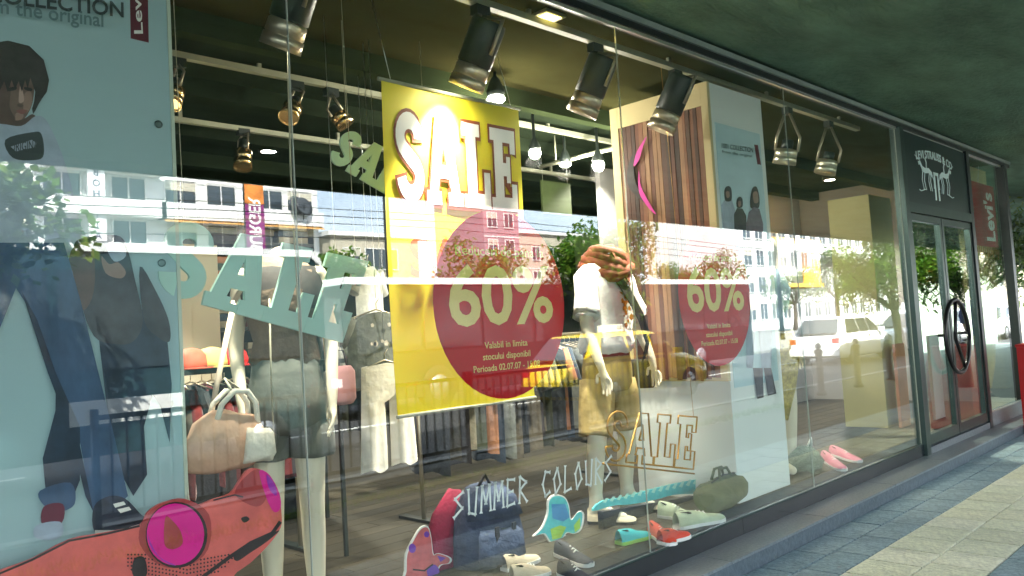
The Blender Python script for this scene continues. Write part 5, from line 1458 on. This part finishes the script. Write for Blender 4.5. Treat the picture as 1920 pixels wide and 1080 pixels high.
p = street(-30, 430, 8.7); tree('small leafy street tree rooted at the kerb beside the teal van', (p.x-.15, p.y, -.012), 2.2, 1.0, 3200, .12, 1)
p = street(1140, 470, 11.5); tree('broad street tree standing behind the yellow taxi', (p.x, -8.9, -.125), 2.1, 1.6, 7500, .15, 2)
p = street(905, 470, 16); tree('slim street tree standing in front of the tall pink tower', (p.x, -13.6, -.125), 2.4, 1.3, 3000, .14, 3)
p = street(1640, 500, 10.5); tree('dense bright street tree beside the white parked cars', (p.x, -7.3, -.125), 1.6, 2.0, 12000, .19, 4)
p = street(1735, 480, 9); tree('round street tree standing beyond the white parked cars', (p.x, -6.4, -.125), 1.5, 1.7, 9000, .19, 5)
p = street(1820, 470, 8); tree('tall street tree at the far end of the kerb', (p.x+1, -5.6, -.125), 1.9, 2.0, 9000, .2, 6)
p = street(690, 480, 46); tree('round park tree in front of the low cream house', (p.x-2, -43, -.02), 3.0, 3.4, 3500, .4, 7)
p = street(620, 480, 44); tree('small park tree at the corner of the white block', (p.x, -41, -.02), 3.4, 2.6, 3000, .35, 8)
for i, (px, T) in enumerate((((1480, 470), 36), ((1560, 470), 34), ((1250, 480), 40), ((1330, 480), 38))):
    p = street(*px, T); tree(['park tree with a wide crown before the pale office block', 'tall park tree before the pale office block', 'leaning park tree before the cream corner house', 'low park tree between the cream house and the office block'][i], (p.x, p.y, -.02), 2.6+.4*i, 2.6+.3*(i % 2), 3000, .34, 20+i)

# ------------------------------------------------------------------ vehicles
M_TYRE = mat('tyre', (.02, .02, .02), .8, var=.2)
M_RIM = mat('rim', (.5, .5, .5), .3, metal=.8, var=.05)
M_CGLASS = mat('car_glass', (.03, .045, .05), .08, var=.1, spec=.7)
M_HEADL = mat('headlight', (.8, .8, .78), .1, var=.05, spec=.8)
M_TAIL = mat('taillight', (.4, .01, .01), .2, var=.05)
def car(label, loc, paint, group=None, taxi=False, flip=False, L=4.2, W=1.68, Hh=1.42):
    c = Vector(loc); t = thing('parked_car', label, 'car', c, group); sx = -1 if flip else 1
    P = lambda x, y, z: c+Vector((sx*x, y, z))
    body = MB()
    prof = [(-.50, .28, .55, .94), (-.485, .22, .78, .97), (-.42, .2, .9, 1), (-.22, .2, .93, 1), (0, .2, .94, 1), (.2, .2, .93, 1), (.33, .2, .88, 1), (.46, .2, .74, .97), (.49, .22, .66, .93), (.50, .3, .5, .88)]
    prev = None; k = 10
    for f, z0, z1, ws in prof:
        x = f*L; hw = W/2*ws
        ring_ = [(-hw*.92, z0), (-hw, z0+.12), (-hw*1.0, (z0+z1)/2), (-hw*.97, z1-.06), (-hw*.86, z1), (hw*.86, z1), (hw*.97, z1-.06), (hw, (z0+z1)/2), (hw, z0+.12), (hw*.92, z0)]
        n = body.add([P(x, y_, z_) for y_, z_ in ring_])
        if prev is not None:
            for i in range(k): body.face((prev+i, prev+(i+1) % k, n+(i+1) % k, n+i), True)
        else: body.face(range(n, n+k))
        prev = n
    body.face(range(prev, prev+k)); b = body.build('body', paint, t)
    cab = MB(); st_ = [(-.43, .90, .90, .78), (-.33, .9, Hh-.04, .70), (-.15, .9, Hh, .70), (.05, .9, Hh-.01, .70), (.12, .9, Hh-.05, .70), (.27, .9, .92, .78)]
    prev = None
    for f, z0, z1, ws in st_:
        x = f*L; hw = W/2
        n = cab.add([P(x, -hw*.93, z0-.03), P(x, -hw*ws*1.05, z1-.05), P(x, -hw*ws*.9, z1), P(x, hw*ws*.9, z1), P(x, hw*ws*1.05, z1-.05), P(x, hw*.93, z0-.03)])
        if prev is not None:
            for i in range(5): cab.face((prev+i, prev+i+1, n+i+1, n+i), True)
        prev = n
    cab.build('cabin', paint, t)
    # glazing on the sides and ends, a little proud of the cabin
    for s in (-1, 1):
        for x0_, x1_, t0, t1 in ((-.365, -.155, -.315, -.155), (-.135, .03, -.135, .03), (.05, .225, .05, .105)):
            g_ = MB(); hw = W/2
            zlo, zhi = .94, Hh-.085
            ylo, yhi = s*(hw*.925), s*(hw*.76)
            g_.poly([P(x0_*L, ylo+s*.012, zlo), P(x1_*L, ylo+s*.012, zlo), P(t1*L, yhi+s*.02, zhi), P(t0*L, yhi+s*.02, zhi)], (0, -s*.01, 0)); g_.build('side_window', M_CGLASS, t)
        MB().box(P(.0, s*(W/2*1.005), .80), (.16, .02, .025)).build('door_handle', M_DARKMETAL, t)
        MB().box(P(.19*L, s*(W/2+.07), .97), (.12, .16, .11)).build('mirror', paint, t)
        MB().ball(P(.478*L, s*W*.36, .62), .09, .14, .07).build('headlight', M_HEADL, t)
        MB().box(P(-.488*L, s*W*.39, .72), (.06, .2, .16)).build('taillight', M_TAIL, t)
        for f in (-.3, .31):
            w_ = P(f*L, s*(W/2-.09), .30)
            o = MB().lathe([(.2, -.1), (.29, -.1), (.305, -.06), (.305, .06), (.29, .1), (.2, .1)], w_, (0, 1, 0), 20).build('wheel', M_TYRE, t)
            MB().lathe([(.03, s*.105), (.19, s*.1), (.2, s*.06)], w_, (0, 1, 0), 16).build('rim', M_RIM, o)
    MB().poly([P(.285*L, -W*.40, .93), P(.285*L, W*.40, .93), P(.135*L, W*.32, Hh-.07), P(.135*L, -W*.32, Hh-.07)], (sx*.012, 0, .012)).build('windscreen', M_CGLASS, t)
    MB().poly([P(-.445*L, -W*.38, .94), P(-.445*L, W*.38, .94), P(-.35*L, W*.31, Hh-.08), P(-.35*L, -W*.31, Hh-.08)], (-sx*.012, 0, .012)).build('rear_window', M_CGLASS, t)
    MB().box(P(.5*L, 0, .38), (.1, W*.9, .18)).build('bumper', M_DARKMETAL if taxi else paint, t)
    MB().box(P(-.5*L, 0, .38), (.1, W*.9, .18)).build('bumper', M_DARKMETAL if taxi else paint, t)
    MB().box(P(.555*L-.22, 0, .42), (.02, .5, .11)).build('number_plate', M_WHITE, t)
    if taxi:
        s_ = MB().box(P(-.05*L, 0, Hh+.07), (.2, .5, .14)).build('roof_sign', M_WHITE, t)
        vs, fs, w = text_mesh('TAXI', .002, .02); mb = MB()
        put(mb, vs, fs, lambda v: c+Vector((-sx*.05*L-(v.x/w-.5)*.18, .253, Hh+.035+v.y*.08))); mb.build('sign_lettering', M_BLK, s_)
    return t
M_TAXI = mat('taxi_yellow', (.72, .52, .02), .25, var=.04, coat=.5, spec=.5)
M_CWHITEP = mat('car_white', (.78, .79, .78), .25, var=.03, coat=.5, spec=.5)
M_CGREY = mat('car_silver', (.45, .47, .48), .3, metal=.5, var=.03, coat=.5)
M_CGREEN = mat('car_dark_green', (.02, .07, .05), .25, var=.03, coat=.5)
car('yellow taxi parked along the kerb opposite the khaki mannequin', (13.3, -7.7, -.125), M_TAXI, None, True)
for i, x in enumerate((25.5, 30.4, 35.2, 40)):
    car('white car parked in a row along the kerb beyond the taxi', (x, -7.7 if i % 2 else -8.2, -.125), M_CWHITEP, 'white cars parked in a row', False, bool(i % 2))
car('dark green car parked beyond the white cars', (45.5, -7.6, -.125), M_CGREEN)
car('silver car waiting on the far side of the road', (20, -12.6, -.125), M_CGREY, None, False, True)
car('white taxi waiting on the far side of the road', (6.5, -12.7, -.125), M_CWHITEP, None, True, True)

def van():
    T = 10.2; c0 = street(100, 460, T); yf = c0.y; z1 = street(590, 470, T).z; x1 = street(602, 470, T).x
    M_VAN = mat('van_teal', (.012, .04, .045), .5, var=.06); M_VROOF = mat('van_roof_white', (.80, .82, .80), .4, var=.05)
    t = thing('delivery_van', 'teal delivery van with white roof parked at the kerb', 'van', (x1-2.8, yf-1, -.125))
    x0 = x1-5.6; zb = .25
    out = [(x0, zb), (x1, zb), (x1, z1-.35), (x1-.06, z1-.22), (x1-.2, z1-.1), (x0+.3, z1-.1), (x0, z1-.6)]
    MB().poly([Vector((x, yf, z)) for x, z in out], (0, -2.0, 0)).build('body', M_VAN, t)
    rf = [(x1+.01, z1-.30), (x1-.04, z1-.13), (x1-.18, z1), (x0+.35, z1), (x0+.3, z1-.099), (x1-.2, z1-.099), (x1-.07, z1-.2)]
    MB().poly([Vector((x, yf+.03, z)) for x, z in rf], (0, -2.06, 0)).build('roof', M_VROOF, t)
    for a_, b_ in ((x0+.9, x0+2.0), (x0+2.1, x0+3.6), (x0+3.7, x1-.35)):
        w_ = MB().span((a_, yf+.002, 1.25), (b_, yf+.02, z1-.32)).build('side_window', M_CGLASS, t)
    for a_ in (x0+.9, x1-1.0):
        o = MB().lathe([(.2, -.11), (.33, -.11), (.345, 0), (.33, .11), (.2, .11)], (a_, yf-.08, .22), (0, 1, 0), 20).build('wheel', M_TYRE, t); MB().lathe([(.03, .12), (.2, .11), (.21, .05)], (a_, yf-.08, .22), (0, 1, 0), 14).build('rim', M_RIM, o)
    MB().span((x0+3.66, yf+.001, .35), (x0+3.68, yf+.012, z1-.3)).build('door_seam', M_DARKMETAL, t)
    MB().box((x0+3.8, yf+.03, 1.1), (.16, .05, .035)).build('door_handle', M_DARKMETAL, t)
    MB().box((x0-.02, yf-1, .4), (.12, 1.9, .24)).build('bumper', M_DARKMETAL, t)
    for q in (-.3, -1.7): MB().box((x1+.01, yf+q, .8), (.04, .14, .4)).build('taillight', M_TAIL, t)
    MB().span((x0+2.2, yf+.003, .62), (x0+3.5, yf+.012, .9)).build('side_stripe', M_VROOF, t)
van()
def bus():
    T = 13.2; a = street(646, 520, T); b = street(1440, 525, T); yf = a.y; z1 = (a.z+b.z)/2
    x0, x1 = a.x, min(b.x, a.x+15.5)
    M_BUS = mat('bus_blue_green', (.012, .024, .026), .5, var=.06); M_BROOF = mat('bus_roof_white', (.82, .83, .8), .4, var=.04)
    t = thing('city_bus', 'long dark articulated bus with white roof edge waiting in the road', 'bus', ((x0+x1)/2, yf-1.2, -.125))
    xm = x0+9.2
    for q0, q1 in ((x0, xm-.5), (xm+.5, x1)):
        s_ = MB().span((q0, yf-2.4, .2), (q1, yf, z1-.14)).build('body_section', M_BUS, t)
        MB().span((q0-.02, yf-2.42, z1-.1395), (q1+.02, yf+.03, z1)).build('roof', M_BROOF, t)
        n = int((q1-q0)//1.45); w = (q1-q0-.3)/n
        for i in range(n):
            MB().span((q0+.15+i*w+.05, yf+.001, 1.15), (q0+.15+(i+1)*w-.05, yf+.02, z1-.4)).build('side_window', M_CGLASS, s_)
    mb = MB()
    for i in range(9): mb.span((xm-.49+i*.108, yf-2.3, .35), (xm-.49+i*.108+.07, yf-.05-.04*(i % 2), z1-.2))
    mb.build('bellows', M_TYRE, t)
    for x in (x0+2.2, x0+7.6, x1-3.2):
        o = MB().lathe([(.25, -.13), (.45, -.13), (.48, 0), (.45, .13), (.25, .13)], (x, yf-.1, .355), (0, 1, 0), 20).build('wheel', M_TYRE, t); MB().lathe([(.03, .14), (.27, .13), (.28, .05)], (x, yf-.1, .355), (0, 1, 0), 14).build('rim', M_RIM, o)
    MB().box((x0-.012, yf-1.2, 1.6), (.02, 2.1, 1.3)).build('windscreen', M_CGLASS, t)
    for q in (-.4, -2.0): MB().box((x0-.02, yf+q, .62), (.04, .3, .16)).build('headlight', M_HEADL, t)
bus()

# guard rail on the kerb, bollards, bench strip
M_RAIL = mat('rail_black', (.015, .017, .017), .5, var=.1)
for s in range(4):
    x0 = 2.2+s*2.0; x1 = x0+1.94; y = -4.35
    t = thing('guard_rail', 'black barred guard rail section along the kerb', 'railing', ((x0+x1)/2, y, -.012), 'guard rail sections')
    for x in (x0, x1): MB().box((x, y, .49), (.05, .05, 1.0)).build('post', M_RAIL, t)
    for z in (.12, .9): MB().span((x0+.026, y-.018, z), (x1-.026, y+.018, z+.04)).build('cross_bar', M_RAIL, t)
    n = 15
    for i in range(n):
        x = x0+(x1-x0)*(i+1)/(n+1); MB().tube([(x, y, .161), (x, y, .899)], .011, 6).build('bar', M_RAIL, t)
M_BOL = mat('bollard_paint', (.05, .05, .055), .5, var=.15)
for i, x in enumerate((12.2, 13.8, 15.4, 17.0, 18.6, 20.2)):
    t = thing('bollard', 'short dark round-topped bollard along the kerb', 'bollard', (x, -3.7, -.012), 'bollards along the kerb')
    MB().lathe([(.09, 0), (.09, .05), (.062, .07), (.06, .72), (.075, .74), (.075, .78), (.055, .8)], (x, -3.7, -.012), (0, 0, 1), 14).build('post', M_BOL, t)
    MB().ball((x, -3.7, .84), .062, .062, .062).build('top_ball', mat('bollard_white', (.6, .6, .58), .5, var=.1), t)
gm = MB(); rng = random.Random(5)
for i in range(3500):
    x = rng.uniform(1, 12); y = -3.55+rng.gauss(0, .09); h = rng.uniform(.02, .07); a = rng.uniform(0, 6.3); d = Vector((math.cos(a), math.sin(a), 0))*.008
    p = Vector((x, y, -.012)); gm.poly([p-d, p+d, p+Vector((rng.uniform(-.02, .02), rng.uniform(-.02, .02), h))])
o = gm.build('weed_strip', LEAF[1], None, 'thin strip of weeds growing in the pavement joint', 'weeds'); o['kind'] = 'stuff'

# ------------------------------------------------------------------ passer-by in blue shirt and khaki trousers
def pedestrian():
    base = Vector((14.0, -1.2, -.001)); t = thing('person', 'person in blue shirt and khaki trousers walking past the shop', 'person', base)
    V = lambda x, y, z: base+Vector((x, y, z)); J, B = {}, []
    J['pelvis'] = (V(0, 0, .93), .125); J['waist'] = (V(.01, 0, 1.1), .115); J['chest'] = (V(.02, 0, 1.32), .13); J['neckb'] = (V(.03, 0, 1.47), .06); J['neck'] = (V(.04, 0, 1.54), .052); J['jaw'] = (V(.06, 0, 1.60), (.062, .062)); J['head'] = (V(.05, 0, 1.67), (.078, .085)); J['crown'] = (V(.04, 0, 1.75), .062); J['nose'] = (V(.145, 0, 1.655), .014)
    B += [('pelvis', 'waist'), ('waist', 'chest'), ('chest', 'neckb'), ('neckb', 'neck'), ('neck', 'jaw'), ('jaw', 'head'), ('head', 'crown'), ('head', 'nose')]
    for pre, s, sw in (('a', -1, .16), ('b', 1, -.14)):
        J[pre+'sh'] = (V(.02, s*.185, 1.41), .058); J[pre+'el'] = (V(-.02+sw*.4, s*.225, 1.13), .043); J[pre+'wrist'] = (V(.06+sw, s*.215, .90), .028)
        B += [('chest', pre+'sh'), (pre+'sh', pre+'el'), (pre+'el', pre+'wrist')]
        hand_bones(J, B, pre, J[pre+'wrist'][0], V(.09+sw*1.2, s*.21, .78), (1, 0, 0), 1)
    for pre, s, k, an, toe in (('l', -1, (.16, .5), (.24, .075), (.42, .035)), ('m', 1, (-.02, .5), (-.26, .11), (-.10, .03))):
        J[pre+'hip'] = (V(0, s*.09, .87), .095); J[pre+'knee'] = (V(k[0], s*.09, k[1]), .062); J[pre+'ank'] = (V(an[0], s*.09, an[1]), .042); J[pre+'toe'] = (V(toe[0], s*.1, toe[1]), .032)
        B += [('pelvis', pre+'hip'), (pre+'hip', pre+'knee'), (pre+'knee', pre+'ank'), (pre+'ank', pre+'toe')]
    skin_body(J, B, 'body', mat('skin', (.45, .27, .19), .5, var=.1), t)
    u = (0, 0, 1); sd = (0, 1, 0)
    MB().loft([(V(0, 0, .90), .17, .13, sd, u), (V(.0, 0, 1.0), .175, .135, sd, u), (V(.01, 0, 1.15), .165, .13, sd, u), (V(.02, 0, 1.32), .19, .145, sd, u), (V(.02, 0, 1.42), .19, .12, sd, u), (V(.03, 0, 1.49), .08, .075, sd, u)], 18, nz=.01, nf=10).build('shirt', mat('blue_shirt', (.03, .06, .24), .8, var=.15), t)
    for s, sw in ((-1, .16), (1, -.14)):
        MB().loft(limb_rings([V(.02, s*.18, 1.43), V(0, s*.215, 1.25), V(-.01+sw*.35, s*.225, 1.14)], [.075, .07, .066], (1, 0, 0)), 12).build('sleeve', _mats['blue_shirt'], t)
    MB().loft([(V(0, 0, .97), .16, .125, sd, u), (V(0, 0, .86), .18, .14, sd, u), (V(0, 0, .78), .15, .11, sd, u)], 16).build('trousers', M_KHAKI, t)
    for s, k, an in ((-1, (.16, .5), (.23, .12)), (1, (-.02, .5), (-.25, .15))):
        MB().loft(limb_rings([V(0, s*.09, .85), V(k[0], s*.09, k[1]), V(an[0], s*.09, an[1])], [.11, .085, .07], sd), 14, nz=.01, nf=9).build('trouser_leg', M_KHAKI, t)
    MB().ball(V(.025, 0, 1.715), .098, .092, .085, 16, 10, nz=.01, nf=12).build('hair', M_HAIR, t)
    for s in (-1, 1):
        MB().ball(V(.05, s*.088, 1.66), .018, .012, .03).build('ear', _mats['skin'], t); MB().ball(V(.118, s*.032, 1.675), .008, .012, .008).build('eye', M_INK, t)
    MB().box(V(.122, 0, 1.612), (.008, .045, .01)).build('mouth', mat('lips', (.3, .1, .08), .5, var=0), t)
    for h_, t_ in (((.18, -.09, 0), (.46, -.1, 0)), ((-.30, .09, .0), (-.03, .1, 0))):
        shoe(t, base+Vector(h_), base+Vector(t_), M_RUB, M_RUB, .05, 'shoe', .085)
pedestrian()

# ------------------------------------------------------------------ round the corner of the shop: side street with trees
struct(MB().span((11.4, -.23, -.14), (60, 40, -.014)), 'side_pavement', M_PAVE)
for (x, y, h, r_, n, lf_, sd, lab) in ((15.5, 1.9, 1.7, 1.25, 5500, .15, 41, 'young street tree just round the shop corner'), (20.5, 3.4, 1.9, 1.7, 7500, .17, 42, 'bushy street tree in the side street beyond the shop corner'),
                            (26, 2.6, 1.8, 2.2, 8000, .2, 43, 'broad street tree further along the side street'), (33, 5.5, 2.0, 3.0, 9000, .26, 44, 'large street tree closing the side street')):
    tree(lab, (x, y, -.014), h, r_, n, lf_, sd)
building('cream house with small windows at the end of the side street', 42, 56, 14, 10, 11, M_FAC2, [44, 47, 50, 53], 3, 1.3, 1.5, 1.2, 3.0)
